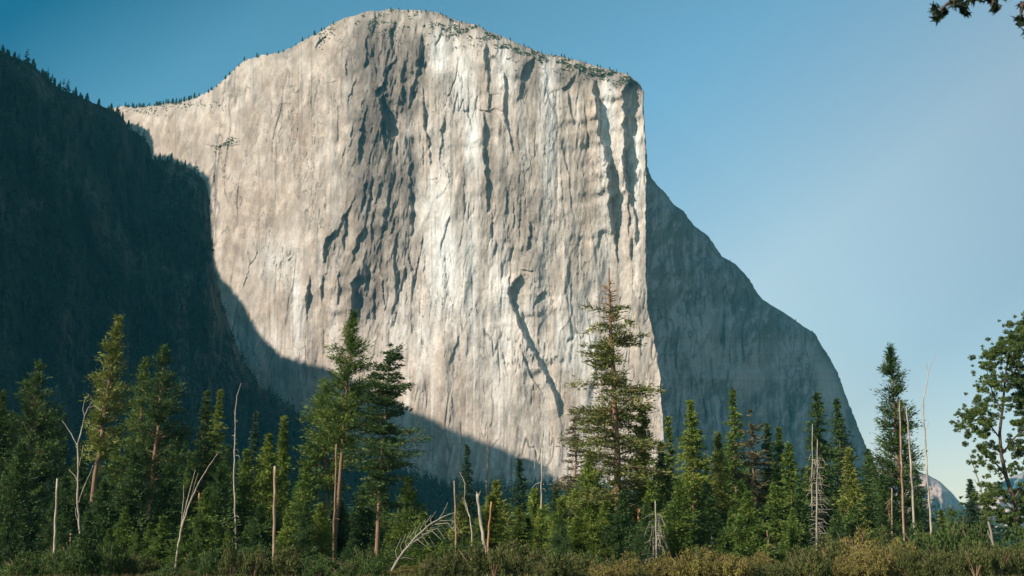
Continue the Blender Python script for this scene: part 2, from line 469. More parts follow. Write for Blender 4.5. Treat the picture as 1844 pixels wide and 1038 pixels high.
def rock_colour(x, y, shade_face=None):
    n1 = fbm(x / 60, y / 140, 120, 4) * .5 + .5
    n2 = fbm(x / 14, y / 150, 130, 4, .6) * .5 + .5
    n3 = fbm(x / 6, y / 9, 140, 3) * .5 + .5
    c_w = np.array([.60, .575, .53]); c_t = np.array([.39, .315, .245]); c_g = np.array([.35, .33, .30]); c_d = np.array([.20, .185, .165])
    base = np.array([.455, .40, .335])
    C = np.broadcast_to(base, x.shape + (3,)).copy()

    def mix(C, c, a):
        a = np.clip(a, 0, 1)[..., None]
        return C * (1 - a) + c * a

    def blob(cx, cy, rx, ry):
        return np.exp(-(((x + 8 * (n3 - .5) - cx) / rx) ** 2 + ((y - cy) / ry) ** 2) ** 1.3)
    C = mix(C, c_w, sstep(.45, .72, n2) * np.interp(x, [480, 640], [.35, .9]))
    C = mix(C, c_t, sstep(.52, .75, n1) * .7)
    C = mix(C, c_g, sstep(.55, .72, fbm(x / 20, y / 90, 150, 4) * .5 + .5) * .6)
    # tan left flank, warm bands
    for cx, cy, rx, ry, s in [(300, 250, 70, 50, .5), (520, 230, 45, 130, .55), (430, 330, 60, 110, .35), (600, 200, 40, 130, .3), (610, 80, 60, 35, .7), (1050, 330, 30, 110, .5),
                              (870, 300, 25, 120, .35), (900, 360, 40, 90, .3), (690, 620, 45, 50, .5), (1020, 240, 30, 80, .3)]:
        C = mix(C, c_t, blob(cx, cy, rx, ry) * s)
    # dark intrusion in the middle of the face
    dk = np.zeros_like(x)
    for cx, cy, rx, ry, s in [(690, 100, 72, 76, 1), (735, 110, 42, 70, .95), (728, 175, 34, 55, .85), (682, 220, 50, 100, .95), (655, 320, 36, 70, .7), (705, 330, 44, 80, .85), (690, 420, 58, 90, .75),
                              (650, 520, 46, 70, .75), (700, 500, 34, 70, .55), (620, 430, 34, 50, .35), (745, 350, 20, 110, .65), (700, 600, 40, 50, .4), (955, 128, 30, 46, .65), (1030, 138, 90, 20, .5), (925, 370, 40, 100, .45), (600, 430, 20, 60, .35), (880, 300, 14, 90, .35), (960, 430, 14, 60, .4), (1125, 150, 30, 16, .6), (800, 240, 26, 50, .25)]:
        dk = np.maximum(dk, blob(cx, cy, rx, ry) * s)
    C = mix(C, np.array([.105, .088, .074]), np.clip(dk * 1.25, 0, 1) * (.62 + .55 * sstep(.3, .7, n2)))
    # white water-washed streaks
    wh = np.zeros_like(x)
    for cx, cy, rx, ry, s in [(795, 470, 34, 130, 1), (780, 380, 30, 60, .7), (845, 470, 22, 140, .7), (792, 95, 18, 45, 1), (830, 150, 24, 60, .7), (850, 240, 16, 80, .7), (500, 470, 44, 45, .6), (535, 560, 12, 90, .7),
                              (990, 250, 14, 150, .7), (1090, 230, 10, 90, 1), (1102, 200, 8, 70, .8), (1148, 290, 9, 70, .9), (905, 120, 18, 50, .7), (1040, 620, 40, 70, .6), (600, 600, 8, 60, .6),
                              (740, 600, 60, 60, .5), (900, 600, 60, 130, .5), (480, 620, 50, 40, .4), (985, 150, 10, 50, .9)]:
        wh = np.maximum(wh, blob(cx, cy, rx, ry) * s)
    C = mix(C, np.array([.80, .78, .74]), wh * (.45 + .95 * n2))
    mt_ = fbm((x + .35 * y) / 13, (y - .5 * x) / 26, 170, 4, .65) * .5 + .5
    C = mix(C, (np.array([.27, .235, .20]) * (1 - .5 * np.clip(dk, 0, 1))[..., None]), sstep(.52, .70, mt_) * (.28 + .75 * np.clip(dk * 1.6, 0, 1)) * (1 - .8 * wh))
    C = mix(C, np.array([.66, .62, .56]), sstep(.50, .34, mt_) * .35 * (1 - .8 * np.clip(dk, 0, 1)))
    # slab scars with crisp edges, and thin cracks
    for P_, sd, am_ in [(34, 181, .16), (15, 185, .13), (7, 188, .10)]:
        q_ = vn((x + .25 * y + 6 * n3) / P_, (y - .3 * x) / (P_ * 2.4), sd) * 5
        C = C * (1 + am_ * (vn(np.floor(q_) * 7.3 + .5, np.floor(x / (P_ * 5)) * 0 + sd, sd + 1) * 2 - 1))[..., None]
    for P_, sd, wd_ in [(46, 191, .030), (22, 194, .035), (11, 197, .04)]:
        f_ = np.abs(fbm((x + .12 * y) / P_, y / (P_ * 5.5), sd, 4, .6))
        on_ = sstep(.56, .70, vn(x / 40, y / 80, sd + 5))
        C = mix(C, np.array([.17, .15, .13]), (1 - sstep(0, wd_, f_)) * on_ * .75)
    # summit: weathered, with dark lichen and soil
    d = y - ytop(x)
    C = mix(C, np.array([.30, .265, .22]), np.exp(-np.maximum(d, 0) / 16) * np.interp(x, [200, 600, 640, 700, 1150], [.5, .4, .3, .9, .8]) * sstep(.3, .6, n3))
    # water stains, thin and dark
    d = y - ytop(x)
    st = sstep(.62, .78, fbm(x / 3.4, y / 150, 160, 4) * .5 + .5)
    C = mix(C, c_d, st * .42)
    st = sstep(.60, .75, fbm(x / 7, y / 240, 165, 4) * .5 + .5)
    C = mix(C, np.array([.84, .82, .78]), st * .5 * np.interp(x, [560, 700, 900, 1100], [.15, 1, .9, .7]) * sstep(60, 200, d) * (1 - np.clip(dk, 0, 1)))
    C *= (.70 + .16 * n3)[..., None] * (1 - (1 - np.array([1.04, .965, .93])) * (1 - .9 * np.clip(wh, 0, 1))[..., None])
    return np.clip(C, 0, 1)


NA, NB, NV = 980, 300, 740
v = np.linspace(0, 1, NV) ** 1.0
ua = np.linspace(0, 1, NA)
YBOT = 1000.0
UU, VV = np.meshgrid(ua, v)
x = 100 + UU * 1060.0
for _ in range(5):
    y = ytop(x) + (YBOT - ytop(x)) * VV
    x = 100 + UU * (xnose(y) - 100)
YA = wall_depth(x, y)
AX, AY, AZ = at(x, y, YA)
colA = rock_colour(x, y)
# B face: from the nose back along the shaded side
ub = np.linspace(0, 1, NB + 1)[1:]
yb = y[:, -1]
UB, YYb = np.meshgrid(ub, yb)
xn, xs_ = xnose(YYb), xsil(YYb)
xs_ = np.maximum(xs_, xn + .7)
xb = xn + (xs_ - xn) * UB
span = (xs_ - xn)
flat = np.interp(YYb, [120, 300, 420, 1000], [500, 560, 800, 1150])
Yb = YA[:, -1:] + flat * (UB ** .9)
wb = xb + 6 * fbm(xb / 40, YYb / 50, 240, 3)
fadeB = sstep(0, .06, UB)
Yb = Yb + fadeB * (34 * fbm(wb / 90, YYb / 260, 200, 3) + 20 * fbm(wb / 26, YYb / 200, 210, 4, .6) + 5 * fbm(wb / 7, YYb / 60, 215, 3))
for P_, a_, sd in [(60, 30, 233), (27, 16, 236), (12, 7, 239)]:
    q_ = (wb + P_ * 1.0 * fbm(wb / (P_ * 2), YYb / (P_ * 5), sd, 3)) / P_
    cl_ = np.floor(q_); fr = q_ - cl_
    am_ = sstep(.35, .75, vn(cl_ * 1.7 + 9, YYb / (P_ * 3) + cl_ * 5.3, sd + 2))
    Yb = Yb - fadeB * a_ * am_ * (sstep(.80, .97, fr) - fr)
Yb = Yb + 130 * np.exp(-(1 - UB) * span / 16) * (span > 8)          # rounds away at its skyline
Yb = Yb - 35 * np.clip((YYb - 640) / 300, 0, 2) ** 2 * fadeB
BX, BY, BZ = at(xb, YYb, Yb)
nb = fbm(wb / 5, YYb / 150, 250, 4, .6) * .5 + .5
nc = fbm(wb / 45, YYb / 60, 260, 4) * .5 + .5
colB = np.broadcast_to(np.array([.235, .235, .215]), xb.shape + (3,)).copy()  # darker granite than the front face, part of its shade put into the colour


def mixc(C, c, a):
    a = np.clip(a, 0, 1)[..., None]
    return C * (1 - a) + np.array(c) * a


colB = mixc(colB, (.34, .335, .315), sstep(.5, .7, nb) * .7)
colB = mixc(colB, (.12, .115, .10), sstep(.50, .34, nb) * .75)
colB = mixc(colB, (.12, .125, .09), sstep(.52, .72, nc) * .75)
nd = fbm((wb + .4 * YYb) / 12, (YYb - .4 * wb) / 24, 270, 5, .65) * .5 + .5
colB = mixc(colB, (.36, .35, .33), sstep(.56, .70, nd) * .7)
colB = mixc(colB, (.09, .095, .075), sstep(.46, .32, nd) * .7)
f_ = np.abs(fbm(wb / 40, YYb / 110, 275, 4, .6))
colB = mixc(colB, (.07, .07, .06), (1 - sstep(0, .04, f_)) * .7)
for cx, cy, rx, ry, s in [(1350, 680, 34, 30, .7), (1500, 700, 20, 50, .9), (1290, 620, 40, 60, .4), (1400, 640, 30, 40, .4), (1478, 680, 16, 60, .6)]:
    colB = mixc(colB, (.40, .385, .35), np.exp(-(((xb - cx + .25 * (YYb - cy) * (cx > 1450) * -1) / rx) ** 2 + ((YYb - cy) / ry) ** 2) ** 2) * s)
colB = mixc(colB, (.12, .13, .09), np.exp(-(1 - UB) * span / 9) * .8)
cap_rows = []
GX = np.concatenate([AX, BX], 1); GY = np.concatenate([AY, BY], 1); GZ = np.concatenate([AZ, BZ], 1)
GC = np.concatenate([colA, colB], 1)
# extra columns closing the far side
for k, (dx, dy) in enumerate([(-6, 60), (-110, 260), (-700, 900)]):
    GX = np.concatenate([GX, (BX[:, -1:] + dx)], 1); GY = np.concatenate([GY, BY[:, -1:] + dy], 1)
    GZ = np.concatenate([GZ, BZ[:, -1:] * np.interp(k, [0, 1, 2], [.995, .97, .9])], 1); GC = np.concatenate([GC, GC[:, -1:]], 1)
# extra rows on top: the summit plateau running back from the brow
tops = []
for dy, dz in [(900, 40), (420, 60), (160, 34), (50, 13), (16, 5)]:
    xx = GX[0] * (1 + dy / 6000.0); yy = GY[0] + dy
    zz = GZ[0] + dz + 4 * fbm(xx / 60, yy / 60, 300, 3)
    tops.append((xx, yy, zz))
GX = np.concatenate([np.array([t[0] for t in tops]), GX]); GY = np.concatenate([np.array([t[1] for t in tops]), GY]); GZ = np.concatenate([np.array([t[2] for t in tops]), GZ])
GC = np.concatenate([np.repeat(GC[:1], len(tops), 0), GC])
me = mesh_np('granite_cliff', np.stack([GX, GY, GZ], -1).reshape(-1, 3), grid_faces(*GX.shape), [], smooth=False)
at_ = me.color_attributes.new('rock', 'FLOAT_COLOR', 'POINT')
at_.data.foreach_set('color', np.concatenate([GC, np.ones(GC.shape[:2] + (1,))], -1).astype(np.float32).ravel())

m, t, b = new_mat('granite')
a = t.nodes.new('ShaderNodeAttribute'); a.attribute_name = 'rock'
n1 = noise(t, 0.04, 8, 0.72, sc=(1, 1, 0.24))
n2 = noise(t, 0.30, 6, 0.78, sc=(1, 1, 0.6))
r1 = ramp(t, [(0.30, (.74, .72, .70)), (0.48, (.98, .98, .98)), (0.68, (1.14, 1.14, 1.15))])
r2 = ramp(t, [(0.28, (.74, .73, .72)), (0.62, (1.08, 1.08, 1.08))])
t.links.new(n1.outputs['Fac'], r1.inputs[0]); t.links.new(n2.outputs['Fac'], r2.inputs[0])
mu = t.nodes.new('ShaderNodeMixRGB'); mu.blend_type = 'MULTIPLY'; mu.inputs[0].default_value = 1
mv = t.nodes.new('ShaderNodeMixRGB'); mv.blend_type = 'MULTIPLY'; mv.inputs[0].default_value = 1
t.links.new(a.outputs['Color'], mu.inputs[1]); t.links.new(r1.outputs[0], mu.inputs[2])
t.links.new(mu.outputs[0], mv.inputs[1]); t.links.new(r2.outputs[0], mv.inputs[2])
t.links.new(mv.outputs[0], b.inputs['Base Color'])
bp = t.nodes.new('ShaderNodeBump'); bp.inputs['Strength'].default_value = 0.5; bp.inputs['Distance'].default_value = 1.6
t.links.new(n2.outputs['Fac'], bp.inputs['Height']); t.links.new(bp.outputs[0], b.inputs['Normal'])
b.inputs['Roughness'].default_value = 0.95
me.materials.append(m)
MROCK = m
cliff = link('granite_cliff', me)
tag(cliff, kind='structure')


def wall_pt(px, py):
    a_, b_ = np.array([float(px)]), np.array([float(py)])
    Y = wall_depth(a_, b_)
    X, Yy, Z = at(a_, b_, Y)
    return np.array([X[0], Yy[0], Z[0]])


# ------------------------------------------------------------------ forested spur at left (in its own shade)
SP = np.array([(-260, 60), (-120, 62), (0, 92), (30, 106), (60, 118), (75, 132), (100, 155), (125, 166), (150, 178), (175, 188), (200, 198), (222, 212), (232, 230), (258, 248), (270, 264), (275, 287), (300, 290), (320, 294), (345, 306), (370, 325), (376, 350), (379, 400), (383, 470), (390, 505), (400, 545), (414, 590), (434, 642),  # past the notch the dark slope is shaped to cover the wall's shadowed area
      (470, 700), (540, 748), (600, 775), (700, 845), (830, 888), (950, 918), (1100, 945), (1300, 955)], float)
SY = np.array([(-260, 900), (-100, 1080), (0, 1150), (115, 1250), (230, 1380), (280, 1410), (370, 1440), (400, 1450), (520, 1480), (700, 1480), (1000, 1420), (1300, 1400)], float)
ux = np.concatenate([np.linspace(-260, 250, 180), np.linspace(250, 400, 190)[1:], np.linspace(400, 1300, 260)[1:]])
vr = np.linspace(0, 1, 150)
UX, VR = np.meshgrid(ux, vr)
tj = np.interp(ux, SP[:, 0], SP[:, 1]) + 3.5 * fbm(ux / 9, ux * 0, 320, 4)
YT = tj[None, :] + (1000 - tj[None, :]) * VR
Yd = np.interp(UX, SY[:, 0], SY[:, 1]) - VR ** .9 * np.interp(UX, [-260, 300, 700, 1300], [120, 330, 420, 380])
Yd = Yd + sstep(0, .06, VR) * (60 * fbm(UX / 55, YT / 130, 330, 4) + 26 * fbm(UX / 15, YT / 45, 340, 4, .6) + 8 * fbm(UX / 5, YT / 9, 345, 3))
X_, Y_, Z_ = at(UX, YT, Yd)
back = []
for dx, dy, dz in [(-1100, 500, -900), (-520, 260, -330), (-120, 80, -50), (-18, 18, -3)]:
    s_ = np.interp(ux, [0, 230, 500, 1300], [1, .8, .35, .3])
    back.append((X_[0] + dx * s_, Y_[0] + dy * s_, np.maximum(Z_[0] + dz * s_, -5)))
SX = np.concatenate([np.array([q[0] for q in back]), X_]); SYy = np.concatenate([np.array([q[1] for q in back]), Y_]); SZ = np.concatenate([np.array([q[2] for q in back]), Z_])
m, t, b = new_mat('forested_rock')
n1 = noise(t, 0.012, 8, 0.72, sc=(1, 1, 0.45))
n2 = noise(t, 0.09, 5, 0.7)
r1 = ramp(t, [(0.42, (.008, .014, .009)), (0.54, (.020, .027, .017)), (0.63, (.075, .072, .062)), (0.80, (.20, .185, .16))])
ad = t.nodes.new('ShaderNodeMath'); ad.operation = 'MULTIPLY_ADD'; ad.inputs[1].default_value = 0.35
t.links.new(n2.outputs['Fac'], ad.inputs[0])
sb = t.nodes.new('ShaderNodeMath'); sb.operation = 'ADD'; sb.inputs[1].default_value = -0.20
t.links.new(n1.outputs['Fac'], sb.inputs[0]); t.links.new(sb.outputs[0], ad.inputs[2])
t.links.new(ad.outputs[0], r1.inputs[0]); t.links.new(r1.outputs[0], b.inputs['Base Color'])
MSPUR = m
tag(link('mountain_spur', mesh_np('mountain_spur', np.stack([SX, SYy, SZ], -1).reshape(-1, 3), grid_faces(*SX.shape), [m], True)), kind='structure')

# ------------------------------------------------------------------ unseen ridge beyond the left edge, added and shaped to cast the cliff's shadow
SH = [(150, 190), (205, 215), (228, 224), (262, 232), (274, 250), (276, 284), (300, 282), (318, 290), (345, 300), (374, 320), (379, 345), (380, 400), (384, 440), (386, 474), (396, 500), (420, 528), (440, 552), (455, 588),
      (480, 618), (505, 642), (545, 655), (590, 664), (640, 690), (700, 722), (750, 745), (800, 770), (850, 792), (900, 806), (930, 826), (960, 856), (985, 880)]
SH = np.array(SH, float)
dd = np.linspace(0, len(SH) - 1, 420)
shx = np.interp(dd, range(len(SH)), SH[:, 0]); shy = np.interp(dd, range(len(SH)), SH[:, 1])
Yw = wall_depth(shx, shy)
px_, py_, pz_ = at(shx, shy, Yw)
P = np.stack([px_, py_, pz_], 1)
k = np.arange(420)
kern = np.ones(5) / 5
P = np.stack([np.convolve(np.pad(P[:, i], 2, mode='edge'), kern, 'valid') for i in range(3)], 1)
ext = np.array([(-70, 1500, 300), (-220, 1320, 340), (-320, 1100, 330), (-380, 800, 240)], float)  # extra crest points, added to shade the talus and lower spur
P = np.concatenate([P, ext])
tt = np.interp(shx, [150, 380, 600, 985], [620, 860, 1300, 1600])
tt = np.concatenate([tt, [1600, 1600, 1600, 1600]])
Q = P + tt[:, None] * S[None, :]
jag = np.concatenate([np.interp(shx, [150, 270, 380, 600, 985], [5, 9, 7, 6, 6]), [6] * 4])
spk = rs.rand(len(Q)) ** 2 * jag * 1.6
Q[:, 2] += spk
rows = []
side = np.array([-S[0], -S[1]]) / np.hypot(S[0], S[1])
for f in (0, .12, .35, .7, 1.0):          # steep wall on the shaded side
    z = Q[:, 2] * (1 - f)
    rows.append(np.stack([Q[:, 0] + side[0] * 170 * f, Q[:, 1] + side[1] * 170 * f, z - 3 * f], 1))
for f in (.1, .4, 1.0):                    # long slope on the sunny side
    rows.insert(0, np.stack([Q[:, 0] - side[0] * 900 * f, Q[:, 1] - side[1] * 900 * f, Q[:, 2] * (1 - f) - 3 * f], 1))
RW = np.array(rows)
tag(link('mountain_ridge', mesh_np('mountain_ridge', RW.reshape(-1, 3), grid_faces(RW.shape[0], RW.shape[1]), [MSPUR], False)), kind='structure')

# ------------------------------------------------------------------ far mountains down the valley
m, t, b = new_mat('far_granite')
n1 = noise(t, 0.0022, 8, 0.7)
r1 = ramp(t, [(0.42, (.05, .065, .045)), (0.50, (.33, .235, .20)), (0.70, (.55, .41, .36))])
t.links.new(n1.outputs['Fac'], r1.inputs[0]); t.links.new(r1.outputs[0], b.inputs['Base Color'])


def far_mountain(prof, Y0, seed):
    pr = np.array(prof, float)
    ux = np.linspace(pr[0, 0], pr[-1, 0], 260)
    vr = np.linspace(0, 1, 60)
    UX, VR = np.meshgrid(ux, vr)
    tj = np.interp(ux, pr[:, 0], pr[:, 1]) + 2.2 * fbm(ux / 16, ux * 0, seed, 4)
    YT = tj[None] + (996 - tj[None]) * VR
    Yd = Y0 - VR * 900 + sstep(0, .1, VR) * (420 * fbm(UX / 40, YT / 50, seed + 5, 5, .55))
    X_, Y_, Z_ = at(UX, YT, Yd)
    X_ = np.concatenate([X_[:1], X_]); Y_ = np.concatenate([Y_[:1] + 1500, Y_]); Z_ = np.concatenate([Z_[:1] * 0, Z_])
    tag(link('far_mountain', mesh_np('far_mountain', np.stack([X_, Y_, Z_], -1).reshape(-1, 3), grid_faces(*X_.shape), [m], True)), kind='structure')


far_mountain([(1380, 960), (1480, 900), (1560, 862), (1610, 844), (1650, 848), (1672, 855), (1692, 866), (1712, 886), (1735, 910), (1760, 930), (1790, 950), (1860, 982)], 6300, 400)
far_mountain([(1640, 975), (1700, 940), (1750, 900), (1785, 878), (1815, 862), (1844, 850), (1900, 838), (2000, 850), (2200, 900)], 7600, 420)

# ------------------------------------------------------------------ ground
gx = np.concatenate([np.linspace(-9000, -400, 30)[:-1], np.linspace(-400, 400, 121), np.linspace(400, 9000, 30)[1:]])
gy = np.concatenate([np.linspace(-1500, 0, 8)[:-1], np.linspace(0, 400, 90), np.linspace(400, 2400, 60)[1:], np.linspace(2400, 14000, 24)[1:]])
GXX, GYY = np.meshgrid(gx, gy)


def ground_z(X, Y):
    z = .35 * fbm(X / 14, Y / 14, 500, 3) * sstep(70, 110, Y)
    z = z + 95 * sstep(900, 1700, Y) * (1 - sstep(200, 560, X)) * (1 - sstep(3000, 4000, Y))
    return z


GZZ = ground_z(GXX, GYY)
m, t, b = new_mat('meadow')
n1 = noise(t, 0.18, 6, 0.7)
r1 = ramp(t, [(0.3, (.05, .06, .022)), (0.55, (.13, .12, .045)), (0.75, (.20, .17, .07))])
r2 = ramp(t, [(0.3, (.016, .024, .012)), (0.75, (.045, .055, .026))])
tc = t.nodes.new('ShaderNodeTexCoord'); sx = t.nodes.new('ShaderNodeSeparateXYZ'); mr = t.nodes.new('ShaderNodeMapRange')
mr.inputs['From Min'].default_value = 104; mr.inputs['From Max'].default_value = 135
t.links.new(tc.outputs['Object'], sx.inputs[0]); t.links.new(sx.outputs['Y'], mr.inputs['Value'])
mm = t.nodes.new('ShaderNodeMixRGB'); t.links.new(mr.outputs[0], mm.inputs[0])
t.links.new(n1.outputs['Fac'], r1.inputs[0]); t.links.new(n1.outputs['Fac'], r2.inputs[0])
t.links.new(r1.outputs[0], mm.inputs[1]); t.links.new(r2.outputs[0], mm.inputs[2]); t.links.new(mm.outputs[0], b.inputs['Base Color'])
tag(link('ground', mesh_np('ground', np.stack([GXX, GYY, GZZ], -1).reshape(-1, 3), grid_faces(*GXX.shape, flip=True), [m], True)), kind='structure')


# ------------------------------------------------------------------ plants
def conifer(h, r, z0=.12, style='fir', seed=0, dens=1.0, size=1.0, lean=0.0, gap=.12, top_bare=0.0, trunk_r=None):
    """returns (trunk mesh data, crown mesh data); h height, r crown radius, z0 where the crown starts (fraction)"""
    g = np.random.RandomState(seed)
    tr = trunk_r or h * .0115 + .05
    nz = 9
    zz = np.linspace(0, h * .985, nz)
    cx = lean * h * (zz / h) ** 1.3 + g.normal(0, .004 * h, nz) * (zz > 0) * .6
    cy = g.normal(0, .004 * h, nz) * (zz > 0) * .6
    rad = tr * (1 - zz / h) ** .8 + .02
    if top_bare: rad = rad + .05
    parts = [tube(np.stack([cx, cy, zz], 1), rad, 8)]
    ax = lambda z: (np.interp(z, zz, cx), np.interp(z, zz, cy))
    C, D, Ls = [], [], []
    sp_ = {'fir': .46, 'pine': .62, 'cedar': .42, 'layer': 1.0}[style] * (h / 30) ** .4 / dens
    z = h * z0
    ztop = h * (1 - top_bare)
    ph = g.rand() * 50
    while z < ztop:
        tz = (z - h * z0) / (h - h * z0)
        if style == 'fir': pr = (1 - tz) ** .85 * (.75 + .25 * min(tz / .12, 1)); nb = 7
        elif style == 'cedar': pr = (1 - tz) ** .9 * (.70 + .30 * min(tz / .2, 1)); nb = 7
        elif style == 'pine': pr = (1 - tz ** 1.25) ** .85 * (.50 + .50 * min(tz / .22, 1)); nb = 5
        else: pr = 1.25 * (1 - tz) ** .55 * (.55 + .45 * min(tz / .3, 1)); nb = 7
        mod = .78 + .5 * vn(np.array([z / (h * .07) + ph]), np.array([3.3]), 5)[0]
        for j in range(nb):
            az = g.rand() * 2 * math.pi
            lump = .40 + 1.2 * vn(np.array([z / (h * .09) + ph]), np.array([az * 1.1 + ph]), 8)[0]
            if g.rand() < gap or lump < .62 and g.rand() < .5: continue
            L = max(r * pr * mod * lump * (.75 + .4 * g.rand()), .25)
            if style == 'fir': el = .35 * tz - .22 + .12 * g.normal(); curve = -.10
            elif style == 'cedar': el = .30 + .15 * g.normal(); curve = -.22
            elif style == 'pine': el = .12 + .45 * tz + .16 * g.normal(); curve = .10
            else: el = .02 + .16 * tz + .10 * g.normal(); curve = -.04
            zk = z
            z = z + g.normal() * sp_ * (.9 if style == 'layer' else .5)
            if style == 'layer': L *= .55 + .6 * g.rand(); el += .10 * g.normal()
            n = max(3, int(L / (.34 * size)) + 1)
            s = np.linspace(.10 if style == 'cedar' else .16, 1, n)
            if style == 'pine': s = np.linspace(.32, 1, n)
            if style == 'layer': s = np.linspace(.24, 1, n)
            x0, y0 = ax(z)
            dxy = np.array([math.cos(az), math.sin(az)])
            bz = z + L * (s * math.sin(el) + curve * s * s)
            bx = x0 + dxy[0] * L * s * math.cos(el); by = y0 + dxy[1] * L * s * math.cos(el)
            pts = np.stack([bx, by, bz], 1)
            if L > .9 and style in ('pine', 'layer') or L > 1.6 and g.rand() < .5:
                q = np.concatenate([[[x0, y0, z]], pts])
                parts.append(tube(q, np.linspace(.028 + .014 * L, .012, len(q)), 3))
            # side spread
            per = {'fir': 8, 'pine': 12, 'cedar': 10, 'layer': 13}[style]
            Cn = np.repeat(pts, per, 0)
            ss = np.repeat(s, per)
            wid = (.16 + .22 * L * (1 - np.abs(ss - .55))) if style != 'pine' else (.30 + .13 * L * ss)
            off = g.normal(size=(len(Cn), 3)) * wid[:, None] * .62
            off[:, 2] *= {'fir': .45, 'pine': .75, 'cedar': .8, 'layer': .42}[style]
            Cn = Cn + off
            dirn = np.array([dxy[0], dxy[1], {'fir': -.1, 'pine': .55, 'cedar': .3, 'layer': .2}[style]])[None] * .8 + off * 1.3 / (wid[:, None]) * .6 + g.normal(size=Cn.shape) * .35
            C.append(Cn); D.append(dirn)
            z = zk
        z += sp_ * (.7 + .6 * g.rand())
    # leader
    x0, y0 = ax(h)
    if top_bare == 0:
        n = 26
        zt = h - g.rand(n) * h * .05
        C.append(np.stack([x0 + g.normal(0, .09, n), y0 + g.normal(0, .09, n), zt], 1)); D.append(np.stack([g.normal(0, .5, n), g.normal(0, .5, n), np.ones(n)], 1))
    C = np.concatenate(C); D = np.concatenate(D)
    k = g.rand(len(C)) * .6 + .7
    LW = {'fir': (.36, .14), 'pine': (.42, .12), 'cedar': (.36, .125), 'layer': (.42, .14)}[style]
    crown = tris(C, D, LW[0] * k * size, LW[1] * k * size, g)
    return join(parts), crown


def make_tree(name, td, cd, bark, leaf, loc, rot=0.0, scale=(1, 1, 1)):
    root = bpy.data.objects.new(name, None)
    root.empty_display_size = 0.5
    COL.objects.link(root)
    root.location = loc; root.rotation_euler = (0, 0, rot); root.scale = scale
    a_ = link('trunk', mesh_np('trunk', td[0], td[1], [M[bark]], True), root)
    c_ = link('crown', mesh_np('crown', cd[0], cd[1], [M[leaf]]), root)
    return root


def copy_tree(src, loc, rot, scale, bark=None, leaf=None, name=None):
    r_ = src.copy(); COL.objects.link(r_)
    if name: r_.name = name
    for kk in ('label', 'group', 'category', 'kind'):
        if kk in r_: del r_[kk]
    r_.location = loc; r_.rotation_euler = (0, 0, rot); r_.scale = scale
    for ch in list(src.children):  # trunk and crown, or stems and foliage
        c_ = ch.copy(); COL.objects.link(c_); c_.parent = r_
        mt = (bark if ch.name.startswith('trunk') else None) if ch.name[:5] in ('trunk', 'stems') else leaf
        if mt:
            c_.material_slots[0].link = 'OBJECT'
            c_.material_slots[0].material = M[mt]
    return r_


def place(px, py, Y):
    X, _, Z = at(px, py, Y)
    gz = float(ground_z(np.array([float(X)]), np.array([float(Y)]))[0])
    return float(X), float(Y), gz - .1, float(Z) - gz + .1


